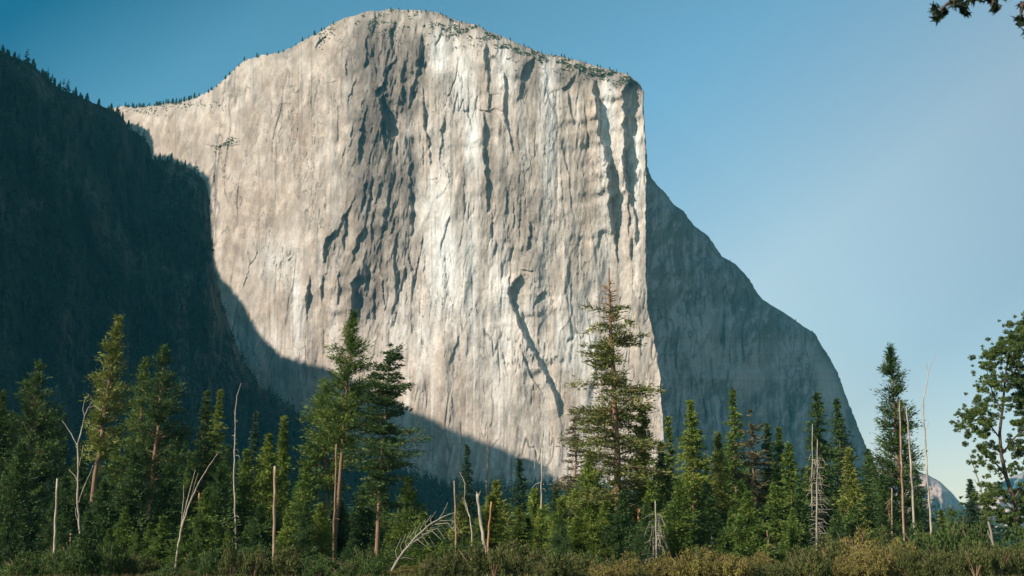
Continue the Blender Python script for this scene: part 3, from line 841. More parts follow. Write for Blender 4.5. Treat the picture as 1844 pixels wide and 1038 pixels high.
# front trees: px of tip, py of tip, distance, crown half-width in px, crown start, style, leaf, bark, lean px (tip minus base), kind name, label
TREES = [  # left-hand trees carry darker needles in place of shading and edge falloff
 (70, 648, 128, 60, .10, 'pine', 'dark', 'bark', 0, 'pine_tree', 'broad bushy pine filling the left edge, tallest one left of the golden-topped pine', {}),
 (6, 706, 126, 46, .08, 'cedar', 'dark', 'bark', 0, 'cedar_tree', 'dense dark cedar cut off by the left edge of the photo', {}),
 (214, 574, 122, 33, .44, 'pine', 'gold', 'bark', 24, 'pine_tree', 'golden-topped pine with a bare leaning reddish trunk and narrow crown', dict(dens=1.15, tr=.36, gap=.05)),
 (297, 624, 134, 52, .30, 'pine', 'dark', 'bark', 6, 'pine_tree', 'tall green pine just right of the golden-topped pine, taller of the pair', dict(gap=.08)),
 (262, 650, 138, 40, .30, 'pine', 'mid', 'bark', 4, 'pine_tree', 'green pine between the golden-topped pine and its taller neighbour', {}),
 (373, 704, 140, 32, .15, 'fir', 'dark', 'bark', 0, 'fir_tree', 'slim fir with darker needles, left one of the twin tips behind the curved dead tree', dict(gap=.05)),
 (395, 708, 146, 30, .15, 'fir', 'bright', 'bark', 0, 'fir_tree', 'slim greener fir, right one of the twin tips behind the curved dead tree', dict(gap=.05)),
 (461, 742, 165, 16, .1, 'fir', 'blue', 'barkdark', 0, 'fir_tree', 'thin dark fir tip rising behind the bright cedars near the brown pole', {}),
 (484, 782, 122, 44, .03, 'cedar', 'bright', 'bark', 0, 'cedar_tree', 'bright yellow-green cedar with a blunt top beside the plain brown pole', dict(dens=1.1)),
 (512, 754, 130, 24, .03, 'cedar', 'bright', 'bark', 0, 'cedar_tree', 'narrow bright cedar with a pointed tip directly right of the blunt-topped cedar', dict(dens=1.1)),
 (445, 812, 121, 28, .03, 'cedar', 'mid', 'bark', 0, 'cedar_tree', 'low green cedar between the pale dead spire and the blunt-topped bright cedar', {}),
 (585, 690, 133, 42, .42, 'pine', 'mid', 'bark', -16, 'pine_tree', 'ragged green pine with a thin bare trunk, leftmost of the three bare-trunked pines', dict(tr=.20)),
 (637, 566, 126, 43, .47, 'pine', 'mid', 'bark', 20, 'pine_tree', 'tallest and brightest of the three bare-trunked pines, pinkish trunk', dict(tr=.27, gap=.06, dens=1.3)),
 (702, 632, 124, 52, .30, 'layer', 'dark', 'bark', 15, 'pine_tree', 'dark pine with layered boughs and a bare pinkish trunk, rightmost of the three bare-trunked pines', dict(tr=.25, gap=.05, dens=1.3)),
 (842, 806, 175, 24, .05, 'fir', 'blue', 'barkdark', 0, 'fir_tree', 'narrow blue-green fir standing behind the broken pale stump', {}),
 (893, 868, 124, 36, .03, 'cedar', 'gold', 'bark', 0, 'cedar_tree', 'round-topped yellow-green cedar right of the broken pale stump', {}),
 (935, 828, 160, 26, .03, 'fir', 'blue', 'barkdark', 0, 'fir_tree', 'narrow dark fir between the thin dead spike and the pale-topped dead pole', {}),
 (962, 880, 122, 36, .03, 'cedar', 'bright', 'bark', 0, 'cedar_tree', 'bright green cedar growing under the pale-topped dead pole', {}),
 (1035, 752, 140, 34, .22, 'layer', 'brown', 'bark', 0, 'conifer_tree', 'sparse brown dying conifer in front of the pale cliff foot', dict(gap=.3, dens=.8)),
 (1062, 815, 121, 50, .06, 'cedar', 'bright', 'bark', 0, 'cedar_tree', 'bushy bright green cedar at the left foot of the tall layered pine', dict(dens=1.1)),
 (1158, 728, 119, 42, .20, 'cedar', 'gold', 'barkorange', 6, 'cedar_tree', 'golden green cedar with an orange trunk leaning against the tall layered pine', dict(tr=.40, dens=1.1)),
 (1203, 752, 140, 22, .05, 'fir', 'mid', 'bark', 0, 'fir_tree', 'slender green fir in the gap right of the golden green cedar', {}),
 (1243, 722, 132, 44, .05, 'fir', 'bright', 'bark', 0, 'fir_tree', 'tall full green fir, first pointed one right of the tall layered pine', dict(gap=.05, dens=1.1)),
 (1292, 783, 130, 27, .22, 'cedar', 'gold', 'bark', 0, 'cedar_tree', 'round golden-crowned cedar tucked between two pointed firs', {}),
 (1318, 703, 140, 30, .08, 'fir', 'mid', 'bark', 0, 'fir_tree', 'narrow pointed fir directly behind the golden-crowned cedar', dict(gap=.05)),
 (1353, 762, 136, 26, .20, 'layer', 'brown', 'bark', 0, 'conifer_tree', 'brownish thinning conifer in the middle of the dark fir group', dict(gap=.25)),
 (1381, 764, 142, 26, .06, 'fir', 'dark', 'barkdark', 0, 'fir_tree', 'darkest fir, standing right of the brownish thinning conifer', {}),
 (1402, 770, 138, 22, .06, 'fir', 'mid', 'bark', 0, 'fir_tree', 'small pointed green fir right beside the darkest fir', {}),
 (1420, 800, 126, 30, .16, 'fir', 'mid', 'bark', 0, 'fir_tree', 'green fir with a pale dead lower stem above the leaning pole', dict(gap=.25)),
 (1470, 706, 134, 38, .20, 'fir', 'dark', 'bark', 0, 'fir_tree', 'dark full fir standing behind the two dead trees with many bare side branches', dict(gap=.06, dens=1.1)),
 (1508, 722, 140, 42, .12, 'fir', 'dark', 'bark', 0, 'fir_tree', 'dark fir against the shaded cliff edge, next right of the fir behind the dead trees', dict(gap=.08)),
 (1528, 812, 124, 30, .06, 'cedar', 'gold', 'bark', 0, 'cedar_tree', 'low golden green cedar in front of the dark firs near the cliff edge', {}),
 (1562, 812, 134, 42, .04, 'cedar', 'dark', 'barkdark', 0, 'cedar_tree', 'dark rounded cedar filling the gap left of the pine on the skyline', {}),
 (1601, 628, 128, 43, .22, 'pine', 'dark', 'bark', 0, 'pine_tree', 'tall dark pine alone on the skyline behind the three bare poles', dict(gap=.04, dens=1.25)),
 (1650, 846, 170, 30, .03, 'fir', 'blue', 'barkdark', 0, 'fir_tree', 'small dark fir low behind the bare poles, beside the far mountain', {}),
 (1747, 864, 178, 25, .03, 'fir', 'blue', 'barkdark', 0, 'fir_tree', 'small perfectly conical fir standing alone before the far mountains', dict(gap=.02, dens=1.3)),
 (555, 832, 121, 42, .03, 'cedar', 'mid', 'bark', 0, 'cedar_tree', 'low dense cedar between the brown pole and the bare pine trunks', {}),
 (735, 862, 134, 46, .03, 'cedar', 'mid', 'bark', 0, 'cedar_tree', 'low dense cedar behind the fallen-looking dead tree', {}),
 (655, 872, 140, 40, .03, 'cedar', 'dark', 'barkdark', 0, 'cedar_tree', 'dark low cedar seen between the bare trunks of the pines', {}),
 (150, 800, 138, 34, .03, 'cedar', 'dark', 'bark', 0, 'cedar_tree', 'dark cedar behind the pale forked dead tree', {}),
 (38, 800, 117, 56, .02, 'cedar', 'dark', 'bark', 0, 'cedar_tree', 'low dark bushy cedar directly in front of the broad left pine', {}),
 (118, 862, 118, 36, .02, 'cedar', 'dark', 'bark', 0, 'cedar_tree', 'low dark cedar between the pale post-like snag and the pale forked dead tree', {}),
 (188, 866, 118, 42, .02, 'cedar', 'dark', 'bark', 0, 'cedar_tree', 'low bushy cedar hiding the foot of the golden-topped pine', {}),
 (244, 815, 121, 46, .02, 'cedar', 'dark', 'bark', 0, 'cedar_tree', 'bushy cedar below the left one of the tall green pine pair', {}),
 (305, 835, 123, 44, .02, 'cedar', 'dark', 'barkdark', 0, 'cedar_tree', 'dark bushy cedar left of the curved dead tree', {}),
 (398, 838, 119, 38, .02, 'cedar', 'dark', 'bark', 0, 'cedar_tree', 'green bushy cedar between the curved dead tree and the pale dead spire', {}),
 (612, 902, 128, 36, .02, 'cedar', 'dark', 'barkdark', 0, 'cedar_tree', 'low dark cedar around the feet of the bare-trunked pines', {}),
 (762, 925, 119, 38, .02, 'cedar', 'mid', 'bark', 0, 'cedar_tree', 'low cedar directly behind the tip of the leaning grey dead tree', {}),
 (832, 905, 124, 32, .02, 'cedar', 'gold', 'bark', 0, 'cedar_tree', 'low yellowish cedar beside the upright brown dead trunk', {}),
 (1010, 900, 119, 36, .02, 'cedar', 'bright', 'bark', 0, 'cedar_tree', 'low bright cedar under the sparse dying conifer', {}),
 (1190, 800, 126, 34, .04, 'cedar', 'dark', 'barkdark', 0, 'cedar_tree', 'dark full cedar in the shade right of the golden green cedar', {}),
 (1272, 872, 121, 34, .02, 'cedar', 'dark', 'barkdark', 0, 'cedar_tree', 'dark low cedar behind the pyramid-shaped dead sapling', {}),
 (1335, 868, 122, 34, .02, 'cedar', 'mid', 'bark', 0, 'cedar_tree', 'low green cedar below the narrow pointed fir and the golden-crowned cedar', {}),
 (1395, 872, 120, 34, .02, 'fir', 'mid', 'bark', 0, 'fir_tree', 'low green fir directly behind the leaning brown pole', {}),
 (1438, 880, 121, 34, .02, 'fir', 'dark', 'bark', 0, 'fir_tree', 'low dark fir left of the two dead trees with bare side branches', {}),
 (1590, 858, 124, 34, .02, 'cedar', 'dark', 'barkdark', 0, 'cedar_tree', 'dark low cedar under the pine on the skyline', {}),
 (1098, 905, 115, 34, .02, 'cedar', 'mid', 'bark', 0, 'cedar_tree', 'low green cedar hugging the foot of the tall layered pine', {}),
 (1172, 868, 115, 28, .02, 'cedar', 'mid', 'bark', 0, 'cedar_tree', 'low green cedar directly behind the shaggy dead sapling', {}),
 (1002, 876, 150, 28, .03, 'fir', 'dark', 'barkdark', 0, 'fir_tree', 'shadowy fir below the dying brown conifer', {}),
]
protos = {}
for i, (px, py, Y, hw, z0, style, leaf, bark, lean, nm, lab, kw) in enumerate(TREES):
    X, Yy, gz, h = place(px, py, Y)
    r = hw * Y / F * 1.28
    Lm = lean * Y / F
    td, cd = conifer(h, r, z0, style, 100 + i, dens=kw.get('dens', 1.0), gap=kw.get('gap', .12), trunk_r=kw.get('tr'), lean=Lm / h)
    o = make_tree(nm, td, cd, bark, leaf, (X - Lm, Yy, gz))
    tag(o, lab, 'tree', 'firs, pines and cedars along the meadow edge')
    protos.setdefault(style, []).append((o, h, r))

# the tall layered pine with its dead spire
X, Yy, gz, h = place(1095, 474, 118)
Xb = float(at(1118, 1000, 118)[0])
g = np.random.RandomState(77)
td, cd = conifer(h, 72 * 118 / F * 1.14, .16, 'layer', 771, dens=1.0, gap=.16, lean=(X - Xb) / h, top_bare=.18, trunk_r=.40)
twigs = []
for q in range(64):
    z = h * (.80 + .195 * q / 64) if q < 44 else h * (.10 + .16 * g.rand())
    x0 = (X - Xb) * (z / h) ** 1.3
    az = g.rand() * 6.28; L = (.5 + 1.3 * (1 - z / h) / .2) * (.6 + .7 * g.rand()) if q < 44 else 1.0 + g.rand()
    p0 = np.array([x0, 0, z]); p1 = p0 + np.array([math.cos(az) * L * .5, math.sin(az) * L * .5, .05 * L]); p2 = p0 + np.array([math.cos(az) * L, math.sin(az) * L, .22 * L])
    twigs.append(tube([p0, p1, p2], [.07, .05, .03], 4))
hero = make_tree('pine_tree', join([td] + twigs), cd, 'bark', 'gold', (Xb, Yy, gz))
tag(hero, 'tallest pine of the row, layered boughs under a bare dead spire', 'tree', 'firs, pines and cedars along the meadow edge')
crn = [c_ for c_ in hero.children if c_.name.startswith('crown')][0]
crn.material_slots[0].link = 'OBJECT'
mh = leaf_mat('needles_layered_pine', (0.036, 0.054, 0.022), (0.13, 0.145, 0.042), (0.36, 0.33, 0.09))
crn.material_slots[0].material = mh

# dense stand behind, zone by zone
ENV = [(0, 118, 730, 16, 'behind the broad pine at the left edge'), (118, 210, 812, 9, 'behind the pale forked dead tree'), (210, 335, 770, 12, 'beneath the pair of tall pines near the golden-topped pine'),
       (335, 440, 800, 10, 'around the feet of the twin slim firs'), (440, 560, 836, 10, 'behind the brown pole and bright cedars'), (560, 700, 874, 13, 'behind the bare trunks of the three pines'),
       (700, 800, 908, 8, 'behind the leaning dead tree'), (800, 1010, 905, 15, 'around the broken pale stump'), (1010, 1190, 868, 12, 'behind the tall layered pine'),
       (1190, 1330, 826, 12, 'below the pointed firs before the shaded cliff'), (1330, 1440, 830, 11, 'below the brownish thinning conifer'), (1440, 1580, 834, 12, 'below the two firs by the cliff edge'), (1580, 1700, 915, 6, 'behind the bare poles at the right')]
g = np.random.RandomState(5)
pool = protos['fir'] + protos['cedar'] + protos['cedar']
for x0, x1, yt, n, zone in ENV:
    for q in range(n):
        px = x0 + (x1 - x0) * (q + g.rand()) / n
        py = yt + 4 + abs(g.normal()) * 34
        Y = 142 + g.rand() * 85
        X, Yy, gz, h = place(px, min(py, 955), Y)
        src, h0, r0 = pool[g.randint(len(pool))]
        s = h / h0
        wd = (20 + 16 * g.rand()) * Y / F
        sx = wd / r0
        leaf = ['dark', 'mid', 'bright', 'blue', 'mid'][g.randint(5)] if x0 > 400 else ['dark', 'mid', 'dark', 'blue', 'mid'][g.randint(5)]  # left zones draw darker needles, shading put into the leaf colour
        o = copy_tree(src, (X, Yy, gz), g.rand() * 6.28, (sx, sx, s), 'barkdark', leaf, 'conifer_tree')
        tag(o, 'dim conifer in the dense stand ' + zone, 'tree', 'dense stand ' + zone)


# young conifers at the front of the stand, foliage down to the ground
g = np.random.RandomState(63)
YG = [(0, 135, 5, 925, 'dark', 'in front of the broad left pine'), (150, 310, 6, 925, 'mid', 'between the forked and the curved dead trees'), (325, 430, 4, 930, 'mid', 'at the foot of the pale dead spire'),
      (430, 590, 6, 920, 'bright', 'around the plain brown pole'), (625, 700, 3, 940, 'mid', 'between the bare pink trunks'), (715, 850, 4, 965, 'mid', 'under the leaning grey dead tree'),
      (850, 1050, 9, 925, 'bright', 'right of the thick pinkish stump'), (1050, 1180, 5, 935, 'bright', 'around the foot of the tall layered pine'), (1190, 1330, 6, 925, 'mid', 'below the first pointed firs'),
      (1330, 1460, 6, 925, 'mid', 'left of the pair of dead trees'), (1480, 1610, 4, 915, 'dark', 'under the two dark firs by the cliff edge')]
for x0, x1, n, ty, leaf, zone in YG:
    for q in range(n):
        px = x0 + (x1 - x0) * (q + .15 + .7 * g.rand()) / n
        Y = 107 + 9 * g.rand()
        X, Yy, gz, h = place(px, ty + 26 * g.normal(), Y)
        src, h0, r0 = pool[g.randint(len(pool))]
        wd = h * (.24 + .12 * g.rand())
        o = copy_tree(src, (X, Yy, gz), g.rand() * 6.28, (wd / r0, wd / r0, h / h0), 'bark', leaf if g.rand() < .7 else 'dark', 'conifer_tree')
        tag(o, 'young low conifer ' + zone, 'tree', 'young conifers ' + zone)

# ------------------------------------------------------------------ dead trees, poles, stumps
def snag(name, label, cat, paths, Y, mat, group='dead standing wood among the trees', seed=1, n=7):
    g = np.random.RandomState(seed)
    base = None; parts = []
    for pts, r0, r1 in paths:
        p = np.array(pts, float)
        # finer, slightly crooked path
        kk = np.linspace(0, len(p) - 1, (len(p) - 1) * 4 + 1)
        qx = np.interp(kk, range(len(p)), p[:, 0]); qy = np.interp(kk, range(len(p)), p[:, 1])
        dep = p[:, 2] if p.shape[1] > 2 else np.zeros(len(p))
        qd = np.interp(kk, range(len(p)), dep)
        qx = qx + g.normal(0, .35, len(qx)) * (np.arange(len(qx)) > 0)
        X, Yy, Z = at(qx, qy, Y + qd)
        P_ = np.stack([X, Yy, Z], 1)
        if base is None:
            gz = ground_z(P_[:1, 0], P_[:1, 1])[0]
            base = np.array([P_[0, 0], P_[0, 1], gz - .2])
            P_ = np.concatenate([[base], P_]) if P_[0, 2] > base[2] + .3 else P_
        rad = np.linspace(r0, max(r1, .55), len(P_)) * Y / F * .64
        parts.append(tube(P_ - base, rad, n))
    o = link(name, mesh_np(name, *join(parts), [M[mat]], True), None, tuple(base))
    tag(o, label, cat, group)
    return o


def twig_paths(xc, y0, y1, n, L, seed, droop=6, side=0, both=True, r=.8, shrink=.5, xs=None):
    g = np.random.RandomState(seed); out = []
    for q in range(n):
        y = y0 + (y1 - y0) * (q + g.rand() * 1.6 - .3) / n
        x = xc(y) if callable(xc) else xc
        s = (1 if g.rand() < .5 else -1) if both else side
        l = L * (.2 + 1.0 * g.rand() ** 1.2) * (shrink + (1 - shrink) * (y - y0) / (y1 - y0))
        d = (g.rand() - .5) * l * .09
        out.append(([(x, y, 0), (x + s * l * .55, y + droop * (.1 - .25 * g.rand()), d * .5), (x + s * l, y + droop * (g.rand() * 1.8 - .2), d)], r, .25))
    return out


snag('broken_pole', 'pale broken snag like a post at the far left, before the broad pine', 'dead tree', [([(97, 1042), (99, 960), (103, 862)], 4.2, 2.6)], 104, 'dead')
snag('dead_stump', 'short brown broken stump beside the pale post-like snag', 'dead tree', [([(127, 1030), (127, 960)], 4, 2.5)], 112, 'deadbrown')
snag('dead_tree', 'pale forked dead tree with crooked bare limbs below the golden-topped pine', 'dead tree',
     [([(146, 1036), (144, 960), (139, 900), (141, 850), (140, 800), (147, 775), (152, 750), (160, 733), (168, 722)], 3.4, .8),
      ([(139, 802), (130, 785), (122, 772), (112, 758)], 1.6, .5), ([(152, 750), (149, 738), (153, 720), (160, 712)], 1.0, .3), ([(158, 735), (170, 731), (186, 742)], 1.0, .3),
      ([(142, 905), (150, 880), (160, 858), (168, 838)], 1.4, .4), ([(141, 870), (134, 856), (124, 846)], 1.1, .3), ([(141, 846), (147, 820), (150, 802)], .9, .3), ([(144, 950), (137, 930), (136, 915)], 1.2, .6)], 112, 'dead')
snag('dead_tree', 'pale curved dead tree splitting into three bent stems', 'dead tree',
     [([(314, 1042), (320, 990), (327, 950), (342, 905), (358, 870), (376, 840), (393, 815)], 3.4, .8), ([(327, 950), (334, 915), (343, 880), (352, 846)], 2.0, .5),
      ([(326, 948), (330, 905), (331, 874)], 1.3, .4), ([(342, 905), (350, 875), (357, 852)], 1.0, .3)], 106, 'dead')
snag('dead_tree', 'thin pale dead spire with a bent tip beside the twin slim firs', 'dead tree',
     [([(426, 1000), (424, 940), (421, 858), (423, 800), (424, 740), (427, 712), (434, 690)], 2.9, .5)] + twig_paths(424, 735, 830, 12, 8, 3, 5) + twig_paths(425, 870, 960, 6, 8, 4, 5), 118, 'dead')
snag('broken_pole', 'bare orange trunk broken off among the firs behind the curved dead tree', 'dead tree', [([(354, 1010), (356, 950), (359, 888)], 3.6, 2.6)] + twig_paths(358, 886, 905, 6, 12, 9, 3), 124, 'barkorange')
snag('broken_pole', 'plain straight brown pole in front of the bright cedars', 'dead tree', [([(493, 1042), (494, 940), (495, 840)], 4.4, 3.6)], 104, 'deadbrown')
snag('dead_tree', 'slim bare trunk standing close left of the tallest bare-trunked pine', 'dead tree', [([(601, 1042), (601, 960), (604, 880), (606, 800)], 3.4, 2.2)] + twig_paths(603, 850, 960, 8, 10, 14, 2), 116, 'bark')
snag('dead_tree', 'leaning grey dead tree with drooping bare branches, near the meadow edge', 'dead tree',
     [([(703, 1032), (722, 1000), (748, 968), (775, 944), (800, 930), (812, 926)], 3.6, .7)] +
     [([(735 + k * 8, 982 - k * 6.2, 0), (752 + k * 9, 972 - k * 5, (k % 3 - 1) * .6), (768 + k * 9, 985 - k * 4 + (k % 3) * 6, (k % 3 - 1) * 1.0)], 1.1, .3) for k in range(8)] +
     [([(716 + k * 9, 1010 - k * 9, 0), (712 + k * 9, 992 - k * 8, .5), (722 + k * 9, 970 - k * 7, .8)], .8, .25) for k in range(8)] +
     [([(790, 935), (800, 920), (806, 905)], .8, .25), ([(806, 927), (822, 922), (830, 930)], .8, .25)] + [([(705, 1030), (712, 1010), (728, 1004), (745, 1008)], 1, .3)], 102, 'deadgrey')
snag('dead_tree', 'upright brown dead trunk with a thin grey tip, right of the leaning dead tree', 'dead tree', [([(822, 1042), (821, 960), (818, 866)], 3.4, 1.8)] + twig_paths(820, 900, 1010, 12, 13, 22, 4), 106, 'deadbrown')
snag('dead_tree', 'short white S-curved dead stem above the broken pale stump', 'dead tree', [([(850, 960), (846, 930), (836, 898), (838, 872), (828, 850)], 2.2, .7), ([(845, 930), (838, 912), (832, 896)], 1.2, .4)], 112, 'dead')
snag('dead_stump', 'thick pinkish broken stump with a jagged pale top, tilted left', 'dead tree', [([(880, 1042), (873, 985), (865, 935), (860, 890)], 5.4, 4.0), ([(861, 892), (858, 886)], 2.6, .6), ([(863, 893), (865, 884)], 1.8, .3)], 103, 'dead')
snag('dead_stump', 'slim tan broken trunk crossing behind the thick pinkish stump', 'dead tree', [([(877, 1030), (880, 960), (885, 904)], 3.6, 2.4)], 106, 'barkorange')
snag('dead_tree', 'very thin brown dead spike rising before the pale cliff foot', 'dead tree', [([(876, 1000), (876, 890), (878, 800), (878, 752)], 2.6, .4)] + twig_paths(877, 770, 880, 22, 5, 31, 1, r=.5), 128, 'deadbrown')
snag('dead_tree', 'pale-topped dead pole with a few hooked branches above the bright cedar', 'dead tree', [([(975, 1010), (975, 890), (976, 830), (978, 784)], 3.2, .8), ([(976, 826), (966, 824), (962, 834), (962, 846)], 1, .4), ([(976, 868), (965, 872), (958, 880)], 1, .3)] + twig_paths(977, 790, 880, 12, 6, 33, 4), 121, 'dead')
snag('fallen_branch', 'white arched dead branch poking up at the bottom edge', 'branch', [([(940, 1042), (946, 1028), (952, 1020), (963, 1022), (972, 1036), (975, 1044)], 1.8, 1.2), ([(950, 1021), (944, 1008), (954, 1002)], 1.1, .4)], 99, 'dead')
snag('broken_pole', 'thick orange trunk base under the tall layered pine', 'dead tree', [([(1132, 1030), (1132, 985), (1134, 925)], 7.5, 6.0)], 121, 'barkorange')
snag('broken_pole', 'slim orange trunk base right of the thick one under the golden green cedar', 'dead tree', [([(1150, 1032), (1150, 985), (1151, 915)], 5.0, 3.8)], 117, 'barkorange')
snag('dead_tree', 'grey dead sapling with a shaggy veil of drooping twigs beside the golden green cedar', 'dead tree', [([(1183, 1042), (1182, 970), (1180, 902)], 3.0, 1.6)] + twig_paths(1181, 925, 1015, 44, 26, 41, 26, r=.6, shrink=.8), 108, 'deadgrey')
snag('dead_tree', 'small pyramid-shaped dead sapling at the meadow edge below the firs', 'dead tree', [([(1282, 1032), (1282, 990), (1282, 958)], 2.0, .6)] + twig_paths(1282, 966, 1014, 40, 13, 43, 12, r=.6, shrink=.3), 112, 'deadgrey')
snag('broken_pole', 'leaning brown pole with a few stubs in front of the dark firs', 'dead tree', [([(1388, 1034), (1385, 990), (1381, 955)], 3.0, 2.0)] + twig_paths(1383, 960, 1005, 7, 20, 45, 4), 110, 'bark')
snag('dead_tree', 'left one of two dead trees with bare side branches, thinner and taller', 'dead tree', [([(1463, 1010), (1462, 900), (1463, 764)], 3.0, .8)] + twig_paths(1463, 820, 980, 34, 15, 47, 8, r=.7), 121, 'dead')
snag('dead_tree', 'right one of two dead trees, thick with long upcurved bare branches', 'dead tree', [([(1471, 1020), (1471, 900), (1472, 792)], 3.8, 1.0)] + twig_paths(1472, 826, 990, 60, 30, 48, 10, side=1, both=False, r=.7) + twig_paths(1472, 830, 990, 24, 20, 49, 10, side=-1, both=False, r=.7), 118, 'deadgrey')
snag('dead_tree', 'pale straight bare pole, left of the two tall ones before the skyline pine', 'dead tree', [([(1629, 990), (1625, 880), (1622, 800), (1620, 720)], 3.4, 2.0)] + twig_paths(1624, 880, 950, 8, 9, 51, 5), 116, 'deadbrown')
snag('dead_tree', 'whiter straight bare pole, right of the two tall ones before the skyline pine', 'dead tree', [([(1648, 980), (1643, 880), (1637, 790), (1632, 732)], 3.8, 1.8)] + twig_paths(1640, 790, 930, 10, 7, 52, 4), 118, 'dead')
snag('dead_tree', 'short thin bare pole left of the two tall bare poles', 'dead tree', [([(1607, 985), (1606, 880)], 2.6, 1.8)] + twig_paths(1606, 895, 960, 16, 20, 53, 14, side=-1, both=False, r=.6), 118, 'deadbrown')
snag('dead_tree', 'slender white dead tree with a crooked stem alone against the sky', 'dead tree',
     [([(1679, 985), (1675, 920), (1669, 850), (1667, 800), (1663, 750), (1663, 720), (1669, 690), (1674, 664), (1684, 640)], 3.2, .4), ([(1673, 672), (1669, 662), (1668, 652)], 1, .3), ([(1664, 735), (1660, 728)], .9, .3),
      ([(1666, 775), (1671, 768), (1672, 760)], 1, .3), ([(1668, 800), (1663, 792)], 1, .4), ([(1672, 885), (1682, 872), (1690, 866)], .8, .3)], 120, 'dead')
snag('dead_tree', 'dark leaning dead stem with a sharp tip left of the leafy oak', 'dead tree', [([(1800, 1042), (1790, 985), (1778, 930), (1766, 880), (1755, 845), (1746, 818)], 4.2, .9), ([(1766, 880), (1758, 870), (1754, 862)], 1.2, .4), ([(1790, 985), (1782, 965), (1778, 955)], 2, 1)], 104, 'barkgrey')


# ------------------------------------------------------------------ oak at the right
def leafy(clumps, per, size, g, flat=.8):
    C, D = [], []
    for c, r in clumps:
        n = int(per * (r / .6) ** 2)
        d = g.normal(size=(n, 3)); d /= np.linalg.norm(d, axis=1)[:, None]
        rr = r * g.rand(n) ** .45
        C.append(np.array(c)[None] + d * rr[:, None] * np.array([1, 1, flat])); D.append(d + g.normal(size=(n, 3)) * .8)
    C = np.concatenate(C); D = np.concatenate(D)
    return tris(C, D, size * (.7 + .6 * g.rand(len(C))), size * .62, g)


g = np.random.RandomState(9)
OY = 100.0
def oakp(px, py, d=0):
    X, Yy, Z = at(px, py, OY + d); return np.array([float(X), float(Yy), float(Z)])
base = oakp(1842, 1020); base[2] = 0
limbs = [([(1842, 1020), (1836, 960), (1826, 900), (1812, 860), (1803, 820), (1800, 780), (1806, 730), (1810, 680), (1818, 630), (1826, 595)], 6.5, 1.2),
         ([(1812, 860), (1796, 838), (1778, 822), (1768, 812)], 2.4, .7), ([(1801, 790), (1786, 770), (1764, 762), (1740, 765)], 2.2, .6), ([(1804, 740), (1790, 715), (1782, 690), (1776, 660)], 2.2, .6),
         ([(1803, 820), (1826, 790), (1846, 770), (1870, 740)], 2.6, .8), ([(1810, 690), (1835, 660), (1850, 640), (1880, 620)], 2.4, .7), ([(1826, 900), (1850, 860), (1880, 830), (1920, 800)], 3.0, .9), ([(1832, 930), (1810, 905), (1790, 895), (1772, 890)], 2.0, .6)]
parts = []
clumps = []
for pts, r0, r1 in limbs:
    p = np.array(pts, float); kk = np.linspace(0, len(p) - 1, (len(p) - 1) * 3 + 1)
    dep = g.normal(0, 1.0) * np.linspace(0, 1, len(kk))
    q = np.array([oakp(np.interp(k_, range(len(p)), p[:, 0]), np.interp(k_, range(len(p)), p[:, 1]), dep[i]) for i, k_ in enumerate(kk)])
    if pts[0][0] == 1842: q[0, 2] = 0
    parts.append(tube(q - base, np.linspace(r0, r1, len(q)) * .75 * OY / F, 7))
OC = [(1822, 592, 12), (1835, 605, 14), (1846, 590, 12), (1800, 618, 12), (1818, 622, 12), (1838, 635, 16), (1780, 640, 12), (1795, 650, 12), (1770, 665, 11), (1812, 655, 10), (1850, 665, 18), (1782, 690, 12), (1766, 695, 9), (1830, 690, 12), (1798, 690, 8),
      (1760, 735, 13), (1745, 755, 13), (1732, 768, 8), (1770, 748, 12), (1755, 778, 12), (1782, 765, 10), (1740, 740, 8), (1775, 780, 9), (1790, 735, 9), (1820, 725, 10), (1840, 735, 14), (1860, 710, 18), (1830, 760, 10), (1852, 775, 14),
      (1770, 815, 11), (1785, 830, 9), (1760, 830, 8), (1790, 810, 8), (1830, 800, 10), (1848, 825, 14), (1795, 850, 7), (1825, 845, 9), (1780, 880, 12), (1800, 890, 11), (1765, 895, 10), (1790, 905, 13), (1850, 880, 14), (1835, 900, 12),
      (1880, 640, 22), (1900, 700, 24), (1890, 770, 24), (1900, 840, 26), (1870, 600, 18), (1805, 930, 12), (1830, 940, 12), (1855, 925, 14), (1780, 925, 9)]
for px, py, rr in OC:
    r = rr * OY / F
    for _ in range(20):
        clumps.append((oakp(px + g.normal() * rr * .95, py + g.normal() * rr * .85, g.normal() * 2.0) - base, r * (.22 + .55 * g.rand() ** 2)))
root = bpy.data.objects.new('oak_tree', None); COL.objects.link(root); root.location = tuple(base)
tag(root, 'leafy oak with a curving grey trunk and open crown at the right edge', 'tree')
link('trunk', mesh_np('trunk', *join(parts), [M['barkdark']], True), root)
link('crown', mesh_np('crown', *leafy(clumps, 430, .16, g), [M['oak']]), root)

